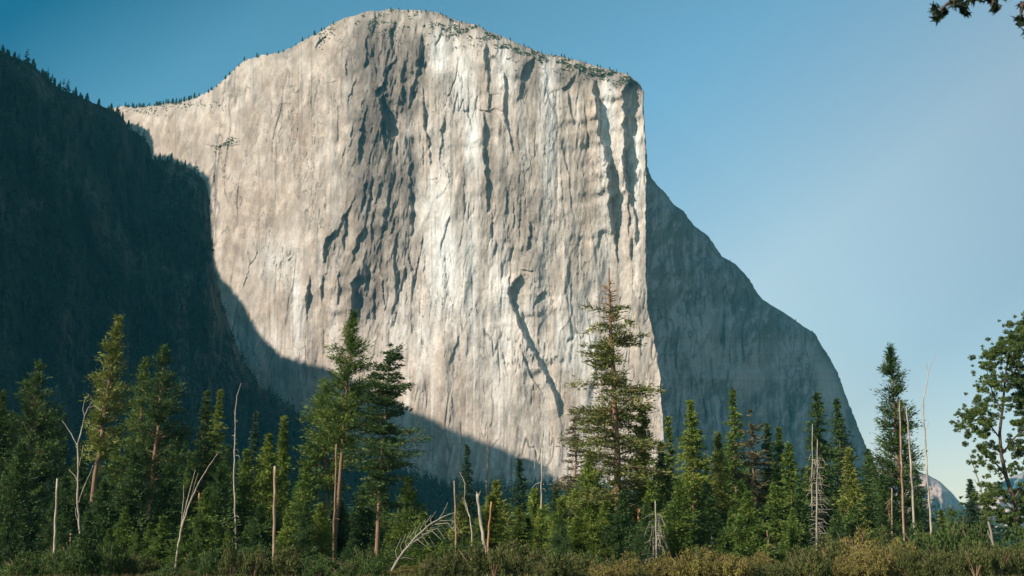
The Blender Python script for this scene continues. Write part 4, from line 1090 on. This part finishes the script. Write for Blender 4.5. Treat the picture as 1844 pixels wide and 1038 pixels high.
# overhanging branch at the top right, close to the camera
BYd = 10.0
def brp(px, py, d=0):
    X, Yy, Z = at(px, py, BYd + d); return np.array([float(X), float(Yy), float(Z)])
tb = np.array([14.5, 9.5, 0.0])
parts = [tube(np.array([(0, 0, 0), (.1, 0, 3), (-.2, .1, 6), (-.1, 0, 9), (.2, 0, 11)], float), [.28, .24, .2, .15, .08], 9)]
sub = [[(1990, -40), (1930, -20), (1880, 0), (1840, 10), (1838, 36)], [(1930, -20), (1870, -22), (1820, -14), (1790, -2), (1786, 12)], [(1820, -14), (1770, -12), (1730, -4), (1705, 8), (1688, 24)], [(1770, -12), (1755, -2), (1750, 6)], [(1730, -4), (1718, 8), (1722, 20)]]
for s_ in sub:
    q = np.array([brp(a_, b_) for a_, b_ in s_]) - tb
    if s_[0][0] == 1990: q = np.concatenate([[(-.2, .1, 5.6), (-2.6, .3, 7.0), (-5.2, .4, 7.6)], q])
    parts.append(tube(q, np.linspace(.05 if s_[0][0] < 1990 else .13, .008, len(q)), 6))
clumps = []
for px, py, rr in [(1690, 14, 12), (1688, 34, 9), (1704, 20, 8), (1718, 6, 10), (1732, 14, 9), (1752, 2, 11), (1738, 22, 6), (1786, 4, 10), (1792, 14, 7), (1770, -8, 14), (1840, 38, 12), (1846, 14, 12), (1820, -14, 16), (1870, 0, 20), (1900, -30, 24), (1720, -16, 12), (1850, 60, 6), (1960, -40, 40), (2030, -80, 50), (2000, 40, 50), (2080, 0, 60)]:
    r = rr * BYd / F
    for _ in range(2):
        clumps.append((brp(px + g.normal() * rr * .4, py + g.normal() * rr * .35, g.normal() * .08) - tb, r * 1.0))
g2 = np.random.RandomState(4)
for _ in range(150):
    d_ = g2.normal(size=3); d_ /= np.linalg.norm(d_)
    clumps.append((np.array([-.5, 0, 12.2]) + d_ * np.array([4.2, 3.2, 2.6]) * g2.rand() ** .4, .55))
for q_ in range(9):
    a_ = q_ * .7; parts.append(tube(np.array([(0, 0, 8 + q_ * .3), (math.cos(a_) * 1.6, math.sin(a_) * 1.4, 10 + q_ * .2), (math.cos(a_) * 3.4, math.sin(a_) * 2.6, 11.6 + q_ * .2)]), [.09, .06, .02], 5))
C, D = [], []
for c, r in clumps:
    n = 14 if r < .15 else 60
    d = g2.normal(size=(n, 3)); d /= np.linalg.norm(d, axis=1)[:, None]
    C.append(c[None] + d * (r * g2.rand(n) ** .5)[:, None]); D.append(d + g2.normal(size=(n, 3)) * .7)
C = np.concatenate(C); D = np.concatenate(D)
root = bpy.data.objects.new('oak_tree', None); COL.objects.link(root); root.location = tuple(tb)
tag(root, 'dark twig tips of a nearby oak hanging into the sky at the top right corner', 'tree')
link('trunk', mesh_np('trunk', *join(parts), [M['barkdark']], True), root)
link('crown', mesh_np('crown', *tris(C, D, .085 * (.6 + .8 * g2.rand(len(C))), .045, g2), [M['wood']]), root)


# ------------------------------------------------------------------ shrubs
def make_shrub(seed, r=1.5, h=1.6, leaf='shrub'):
    g = np.random.RandomState(seed)
    st = []
    for q in range(9):
        az = g.rand() * 6.28; l = r * (.4 + .5 * g.rand())
        st.append(tube([(0, 0, 0), (math.cos(az) * l * .4, math.sin(az) * l * .4, h * .4), (math.cos(az) * l, math.sin(az) * l, h * (.6 + .35 * g.rand()))], [.04, .025, .01], 4))
    cl = []
    for q in range(34):
        a_ = g.rand() * 6.28; rr = r * math.sqrt(g.rand()) * .85
        zt = h * (1 - .55 * (rr / r) ** 2) * (.75 + .35 * g.rand())
        cl.append(((math.cos(a_) * rr, math.sin(a_) * rr, zt * (.35 + .6 * g.rand())), .24 + .22 * g.rand()))
    root = bpy.data.objects.new('shrub', None); COL.objects.link(root)
    link('stems', mesh_np('stems', *join(st), [M['bark']], True), root)
    link('foliage', mesh_np('foliage', *leafy(cl, 170, .15, g), [M[leaf]]), root)
    return root


sh_protos = [make_shrub(600 + q) for q in range(5)]
used_sh = [False] * 5
# px, py of the top, distance, half width px, leaf, label
SHR = [
 (745, 1018, 97, 45, 'shrubgold', 'golden yellow low shrub at the foot of the leaning grey dead tree'),
 (700, 1024, 96, 20, 'shrubgold', 'small golden shrub tight against the base of the leaning grey dead tree'),
 (1085, 1020, 98, 18, 'shrub', 'small olive shrub under the bushy cedar left of the tall layered pine'),
 (1145, 1016, 98, 22, 'shrubgold', 'small golden shrub at the foot of the orange trunk bases'),
 (1210, 1016, 99, 26, 'shrub', 'olive shrub right of the shaggy dead sapling'),
 (1262, 1008, 98, 32, 'shrubgold', 'yellowish shrub left below the pyramid-shaped dead sapling'),
 (1318, 1000, 100, 32, 'shrub', 'olive shrub right below the pyramid-shaped dead sapling'),
 (1352, 1010, 97, 24, 'shrubgold', 'yellowish shrub left of the leaning brown pole'),
 (1405, 1006, 98, 24, 'shrubgreen', 'green shrub beside the pale boulder near the leaning brown pole'),
 (1450, 985, 100, 34, 'shrub', 'olive shrub at the foot of the left dead tree of the pair'),
 (1492, 962, 108, 30, 'shrub', 'upright olive shrub right of the pair of dead trees'),
 (1512, 905, 116, 34, 'shrubgreen', 'tall pale green willow shrub right of the pair of dead trees'),
 (1535, 940, 104, 34, 'shrubgold', 'tall rusty gold shrub in front of the willow shrub'),
 (1490, 1000, 97, 34, 'shrubgold', 'rusty gold shrub at the bottom edge under the pair of dead trees'),
 (1560, 972, 99, 36, 'shrubgold', 'rust coloured shrub left of the short thin bare pole'),
 (1592, 945, 108, 28, 'shrub', 'olive shrub right beneath the short thin bare pole'),
 (1625, 955, 106, 28, 'shrubgold', 'golden shrub at the foot of the brown tall bare pole'),
 (1655, 935, 110, 32, 'shrubgreen', 'green shrub at the foot of the whiter tall bare pole'),
 (1690, 925, 112, 34, 'shrubgreen', 'green shrub at the foot of the slender white dead tree'),
 (1722, 915, 114, 34, 'shrubgreen', 'leafy green bush between the slender white dead tree and the conical fir'),
 (1760, 938, 108, 32, 'shrubgreen', 'dark green bush right below the conical fir'),
 (1600, 990, 97, 32, 'shrub', 'low olive shrub at the bottom edge below the bare poles'),
 (1645, 985, 98, 36, 'shrub', 'broad olive shrub at the bottom edge below the white bare pole'),
 (1700, 978, 98, 38, 'shrub', 'broad olive shrub at the bottom edge below the slender white dead tree'),
 (1748, 985, 97, 30, 'shrubgreen', 'green shrub at the bottom edge left of the dark leaning dead stem'),
 (1838, 945, 94, 40, 'shrubgreen', 'bright green bush in the bottom right corner'),
 (1800, 990, 95, 30, 'shrubgreen', 'shaded green shrub around the base of the dark leaning dead stem'),
 (545, 1000, 100, 34, 'shrubgreen', 'green shrub right of the plain brown pole'),
 (640, 1006, 101, 34, 'shrubgreen', 'green shrub between the bare trunks of the pines'),
 (440, 985, 102, 40, 'shrubgreen', 'green shrub left of the plain brown pole'),
 (375, 1000, 100, 34, 'shrubgreen', 'green shrub right of the curved dead tree'),
 (260, 1000, 100, 40, 'shrubgreen', 'dark green shrub left of the curved dead tree'),
 (150, 985, 98, 34, 'shrubgreen', 'green shrub around the base of the pale forked dead tree'),
 (60, 1000, 98, 40, 'shrubgreen', 'dark shrub left of the pale post-like snag'),
 (870, 985, 110, 36, 'shrubgreen', 'leafy shrub behind the thick pinkish stump'),
 (920, 970, 106, 34, 'shrub', 'leafy yellow-green shrub right of the thick pinkish stump'),
 (1000, 975, 106, 36, 'shrubgreen', 'leafy green shrub right of the white arched branch'),
 (1060, 985, 104, 30, 'shrubgreen', 'leafy green shrub left of the thick orange trunk base'),
 (800, 1000, 100, 30, 'shrubgreen', 'green shrub between the leaning dead tree and the thick pinkish stump'),
]
for q, (px, py, Y, hw, leaf, lab) in enumerate(SHR):
    X, Yy, gz, h = place(px, py, Y)
    r = hw * Y / F * 1.15
    k = q % 5
    sc = (r / 1.5, r / 1.5, max(h, .5) / 1.6 * .93)
    if not used_sh[k]:
        o = sh_protos[k]; used_sh[k] = True
        o.location = (X, Yy, gz); o.scale = sc; o.rotation_euler = (0, 0, q)
        fo = [c_ for c_ in o.children if c_.name.startswith('foliage')][0]
        fo.material_slots[0].link = 'OBJECT'; fo.material_slots[0].material = M[leaf]
    else:
        o = copy_tree(sh_protos[k], (X, Yy, gz), q * 1.7, sc, None, leaf, 'shrub')
    tag(o, lab, 'shrub', 'shrubs along the meadow edge')

g = np.random.RandomState(31)
BR = [(0, 110, 'shrubgreen', 'under the broad pine at the far left', 5, 1016), (110, 310, 'shrubgreen', 'between the pale post-like snag and the curved dead tree', 8, 1014), (320, 490, 'shrubgreen', 'between the curved dead tree and the brown pole', 7, 1014),
      (500, 690, 'shrubgreen', 'between the brown pole and the leaning dead tree', 8, 1018), (760, 860, 'shrub', 'between the leaning dead tree and the thick pinkish stump', 5, 1016), (885, 1060, 'shrub', 'between the thick pinkish stump and the orange trunk bases', 8, 1016),
      (1070, 1180, 'shrubgold', 'below the tall layered pine', 6, 1022), (1190, 1380, 'shrubgold', 'between the shaggy dead sapling and the leaning brown pole', 10, 1012), (1390, 1480, 'shrub', 'below the pair of dead trees with side branches', 5, 1008),
      (1480, 1620, 'shrubgold', 'below the short thin bare pole', 7, 1004), (1620, 1844, 'shrub', 'from the bare poles to the bottom right corner', 11, 1000)]
for x0, x1, leaf, zone, n, ty in BR:
    n = int(n * 1.9)
    for q in range(n):
        px = x0 + (x1 - x0) * (q + .2 + .6 * g.rand()) / n
        Y = 86 + 8 * g.rand()
        X, Yy, gz, h = place(px, ty - (30 if x0 > 1060 else 44) + (38 if x0 > 1060 else 60) * g.rand(), Y)
        r = (17 + 12 * g.rand()) * Y / F * 1.2
        o = copy_tree(sh_protos[g.randint(5)], (X, Yy, gz), g.rand() * 6.28, (r / 1.5, r / 1.5, max(h, .6) / 1.6), None, leaf if g.rand() < .75 else 'shrub', 'shrub')
        tag(o, 'small brush clump ' + zone, 'shrub', 'brush ' + zone)

# grass at the meadow edge
g = np.random.RandomState(8)
n = 26000
gx_ = (g.rand(n) - .5) * 130; gy_ = 84 + g.rand(n) ** 1.2 * 60
keep = vn(gx_ / 5, gy_ / 5, 90) > .25
gx_, gy_ = gx_[keep], gy_[keep]; n = len(gx_)
C = np.stack([gx_, gy_, ground_z(gx_, gy_) + .2], 1)
D = np.stack([g.normal(0, .35, n), g.normal(0, .35, n), np.ones(n)], 1)
V_, F_ = tris(C, D, .35 + .4 * g.rand(n), .06, g)
tag(link('grass', mesh_np('grass', V_, F_, [leaf_mat('grass_blades', (.07, .075, .025), (.16, .15, .05), (.27, .23, .09), .3, .2)])), 'olive and straw coloured meadow grass at the bottom edge', 'grass', kind='stuff')

# pale boulders
def boulder(px, py, Y, r, lab):
    import bmesh
    bm = bmesh.new(); bmesh.ops.create_icosphere(bm, subdivisions=4, radius=1)
    for v_ in bm.verts:
        c_ = v_.co.copy()
        f = 1 + .28 * float(fbm(np.array([c_.x * 1.3 + px]), np.array([c_.y * 1.3 + c_.z * 1.7]), 91, 3)[0])
        v_.co = Vector((c_.x * f * 1.2, c_.y * f, c_.z * f * .85))
        if v_.co.z < -.5: v_.co.z = -.5
    me = bpy.data.meshes.new('boulder'); bm.to_mesh(me); bm.free()
    me.materials.append(MBOULD)
    X, Yy, Z = at(px, py, Y)
    o = link('boulder', me, None, (float(X), float(Yy), max(float(Z), .4 * r))); o.scale = (r, r, r)
    tag(o, lab, 'rock')


mb, tb_, bb = new_mat('boulder_granite')
n1 = noise(tb_, 2.2, 5, .7); r1 = ramp(tb_, [(.3, (.16, .14, .11)), (.7, (.36, .31, .26))])
tb_.links.new(n1.outputs['Fac'], r1.inputs[0]); tb_.links.new(r1.outputs[0], bb.inputs['Base Color'])
MBOULD = mb
boulder(1428, 1034, 96, .5, 'pale boulder at the bottom edge under the dark firs')


# ------------------------------------------------------------------ tiny trees on the skylines
def tiny(seed, h=14.0, r=2.6):
    g = np.random.RandomState(seed)
    n = 420
    z = h * (.12 + .88 * g.rand(n) ** .9)
    rr = r * (1 - (z / h)) ** .8 * np.sqrt(g.rand(n)) * (.7 + .5 * vn(z / 2, z * 0, seed % 7)) + .1
    az = g.rand(n) * 6.28
    C = np.stack([np.cos(az) * rr, np.sin(az) * rr, z], 1)
    D = np.stack([np.cos(az), np.sin(az), .2 + .4 * g.normal(size=n)], 1)
    V1, F1 = tris(C, D, 1.6, .8, g)
    tv, tf = tube([(0, 0, -4), (0, 0, h * .5), (0, 0, h * .95)], [.35, .22, .05], 4)
    tq = np.concatenate([tf[:, [0, 1, 2]], tf[:, [0, 2, 3]]])
    V = np.concatenate([V1, tv]); Fc = np.concatenate([F1, tq + len(V1)])
    mi = np.concatenate([np.zeros(len(F1)), np.ones(len(tq))])
    return mesh_np('ridge_pine', V, Fc, [M['dark'], M['barkdark']], matidx=mi)


tm = [tiny(700 + q) for q in range(6)]


def ridge_trees(pts, label, group, hpx, lift=0.0, name='ridge_pine'):
    for px, py, Y in pts:
        X, Yy, Z = at(px, py, Y)
        h = hpx * (.35 + 1.0 * g.rand() ** 1.3) * Y / F
        o = link(name, tm[g.randint(6)], None, (float(X), float(Yy), float(Z) + lift))
        s = h / 14.0
        sw = s * (.8 + .6 * g.rand())
        o.scale = (sw, sw, s); o.rotation_euler = (0, 0, g.rand() * 6.28)
        tag(o, label, 'tree', group)


g = np.random.RandomState(21)
tjx = lambda x_: np.interp(x_, ux, tj0)
tj0 = np.interp(ux, SP[:, 0], SP[:, 1]) + 3.5 * fbm(ux / 9, ux * 0, 320, 4)
pts = []
for x_ in np.concatenate([np.linspace(2, 70, 26), np.linspace(72, 140, 34), np.linspace(148, 232, 34), np.linspace(276, 372, 26)]):  # last run lines the spur edge that stands in for a shadow edge
    x_ = x_ + g.normal() * 3.0
    if vn(np.array([x_ / 11.0]), np.array([2.2]), 377)[0] < .36: continue
    pts.append((x_, tjx(x_) + 2 + g.rand() * 5, np.interp(x_, SY[:, 0], SY[:, 1]) - 6))
ridge_trees(pts, 'tiny conifer on the crest of the dark forested spur at the left', 'trees on the crest of the dark left spur', 14)
pts = []
for x_ in np.concatenate([np.linspace(222, 350, 52), np.linspace(350, 470, 16), np.linspace(480, 600, 12)]):
    x_ = x_ + g.normal() * 1.5
    y_ = float(ytop(np.array([x_]))[0]) + 1 + g.rand() * 2
    pts.append((x_, y_, float(wall_depth(np.array([x_]), np.array([y_]))[0]) - 1))
ridge_trees(pts, 'tiny pine along the low left shoulder of the granite cliff top', 'pines on the left shoulder of the cliff top', 9)
pts = []
for x_ in np.concatenate([np.linspace(680, 860, 52), np.linspace(860, 1130, 34)]):
    x_ = x_ + g.normal() * 2
    y_ = float(ytop(np.array([x_]))[0]) + g.rand() * 6 * (x_ < 900) + 1
    pts.append((x_, y_, float(wall_depth(np.array([x_]), np.array([y_]))[0]) - 1))
ridge_trees(pts, 'tiny stunted pine on the rounded summit of the granite cliff', 'stunted pines on the cliff summit', 5.5)
pts = []
for x_ in [1198, 1220, 1232, 1312, 1318, 1324, 1356, 1402, 1428, 1436, 1466, 1474, 1280, 1250]:
    y_ = float(np.interp(x_, SIL[:, 1], SIL[:, 0]))
    q_ = np.argmin(np.abs(yb - y_))
    pts.append((x_ - 3, y_ + 3, float(Yb[q_, -4])))
ridge_trees(pts, 'tiny pine on the sloping shaded skyline of the cliff', 'pines on the sloping right skyline', 6)

# brush ledges on the cliff and woods on the dark slopes (uncountable)
def patch(name, label, pts, rad, hpx):
    C, D = [], []
    for P_, r in pts:
        n = 26
        d = g.normal(size=(n, 3)); d /= np.linalg.norm(d, axis=1)[:, None]; d[:, 2] = np.abs(d[:, 2])
        C.append(P_[None] + d * (r * g.rand(n) ** .5)[:, None]); D.append(d + g.normal(size=(n, 3)) * .5)
    C = np.concatenate(C); D = np.concatenate(D)
    o = link(name, mesh_np(name, *tris(C, D, rad, rad * .6, g), [M['dark']]))
    tag(o, label, 'brush', kind='stuff'); return o


pts = []
def wp(xs, ys, off=1.0):
    Y = wall_depth(xs, ys) - off
    return np.stack(at(xs, ys, Y), 1)
n = 2200
xs = 640 + 510 * g.rand(n); dd_ = np.abs(g.normal(0, 1, n)) * np.interp(xs, [640, 700, 860, 1150], [12, 26, 16, 12])
ys = ytop(xs) + 2 + dd_
kk = vn(xs / 16, ys / 7, 95) + .3 * vn(xs / 5, ys / 4, 96) > .72
for p in wp(xs[kk], ys[kk]): pts.append((p, .7 + 3.2 * g.rand() ** 2))
for (x0, y0, sx, sy, n) in [(412, 257, 11, 3, 40), (395, 268, 10, 4, 14), (580, 72, 4, 7, 30), (596, 56, 5, 5, 14), (669, 44, 4, 6, 20), (690, 62, 12, 5, 16), (340, 190, 30, 3, 50), (270, 200, 22, 4, 50), (1080, 130, 20, 4, 20), (985, 100, 12, 5, 14)]:
    xs = x0 + g.normal(0, sx, n); ys = np.maximum(y0 + g.normal(0, sy, n) - (.35 * (xs - x0) if x0 < 600 and sx < 20 else 0), ytop(xs) + 2)
    for p in wp(xs, ys): pts.append((p, 1.2 + 2.0 * g.rand()))
patch('brush', 'dark scrub clinging to ledges and the summit of the granite cliff', pts, 1.5, 3)

# forest on the shaded spur
n = 5200
xs = -40 + 1100 * g.rand(n); vv = g.rand(n)
tt_ = np.interp(xs, ux, tj0)
ys = tt_ + (985 - tt_) * vv
keep = (vn(xs / 34, ys / 60, 97) + .3 * vn(xs / 9, ys / 9, 98) > .52) | (xs > 470)
xs, ys = xs[keep], ys[keep]
ci = np.clip(np.searchsorted(ux, xs), 0, len(ux) - 1)
tjc = np.interp(xs, ux, tj0)
vi = (ys - tjc) / (1000 - tjc)
ri = np.clip((vi * (len(vr) - 1)).astype(int), 0, len(vr) - 1)
PX = np.stack([X_sp for X_sp in (SX[4:][ri, ci], SYy[4:][ri, ci], SZ[4:][ri, ci])], 1)


def wood(PX, hmin, hmax, label, leaf):
    n = len(PX)
    hh = hmin + (hmax - hmin) * g.rand(n); rr = hh * .17
    Cs, Ds, Ls = [], [], []
    for lv in range(9):
        f = lv / 9.0
        for s_ in range(3):
            az = g.rand(n) * 6.28
            Cs.append(PX + np.stack([np.cos(az) * rr * (1 - f) * .8, np.sin(az) * rr * (1 - f) * .8, hh * (.1 + .9 * f)], 1))
            Ds.append(np.stack([np.cos(az), np.sin(az), -.3 + .9 * g.rand(n)], 1)); Ls.append(hh * .20 * (1.25 - f))
    Cs = np.concatenate(Cs); Ds = np.concatenate(Ds); Ls = np.concatenate(Ls)
    o = link('forest', mesh_np('forest', *tris(Cs, Ds, Ls, Ls * .7, g), [M[leaf]]))
    tag(o, label, 'forest', kind='stuff')


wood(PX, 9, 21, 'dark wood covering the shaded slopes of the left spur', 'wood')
n = 6500
yy = 330 + 1350 * g.rand(n) ** .8; xx = (g.rand(n) - .35) * 1.25 * yy
wood(np.stack([xx, yy, ground_z(xx, yy)], 1), 12, 21, 'low dark wood on the valley floor between the meadow and the cliff', 'blue')

# ------------------------------------------------------------------ haze
hx0, hx1, hy0, hy1, hz0, hz1 = -3800, 5200, -400, 9300, -8, 1750
V = [(a_, b_, c_) for a_ in (hx0, hx1) for b_ in (hy0, hy1) for c_ in (hz0, hz1)]
Fc = [(0, 1, 3, 2), (4, 6, 7, 5), (0, 4, 5, 1), (2, 3, 7, 6), (0, 2, 6, 4), (1, 5, 7, 3)]
m = bpy.data.materials.new('haze'); m.use_nodes = True; t = m.node_tree
for n_ in list(t.nodes):
    if n_.type == 'BSDF_PRINCIPLED': t.nodes.remove(n_)
pv = t.nodes.new('ShaderNodeVolumePrincipled')
pv.inputs['Color'].default_value = (.12, .68, .95, 1)
pv.inputs['Density'].default_value = 0.00004
t.links.new(pv.outputs[0], t.nodes['Material Output'].inputs['Volume'])
hz = link('haze', mesh_np('haze', V, Fc, [m]))
tag(hz, 'thin blue valley haze', None, kind='stuff')
print('tris', sum(len(o.data.polygons) for o in bpy.data.objects if o.type == 'MESH'), 'zmax', max(GZ.max(), RW[..., 2].max()), 'objs', len(bpy.data.objects))
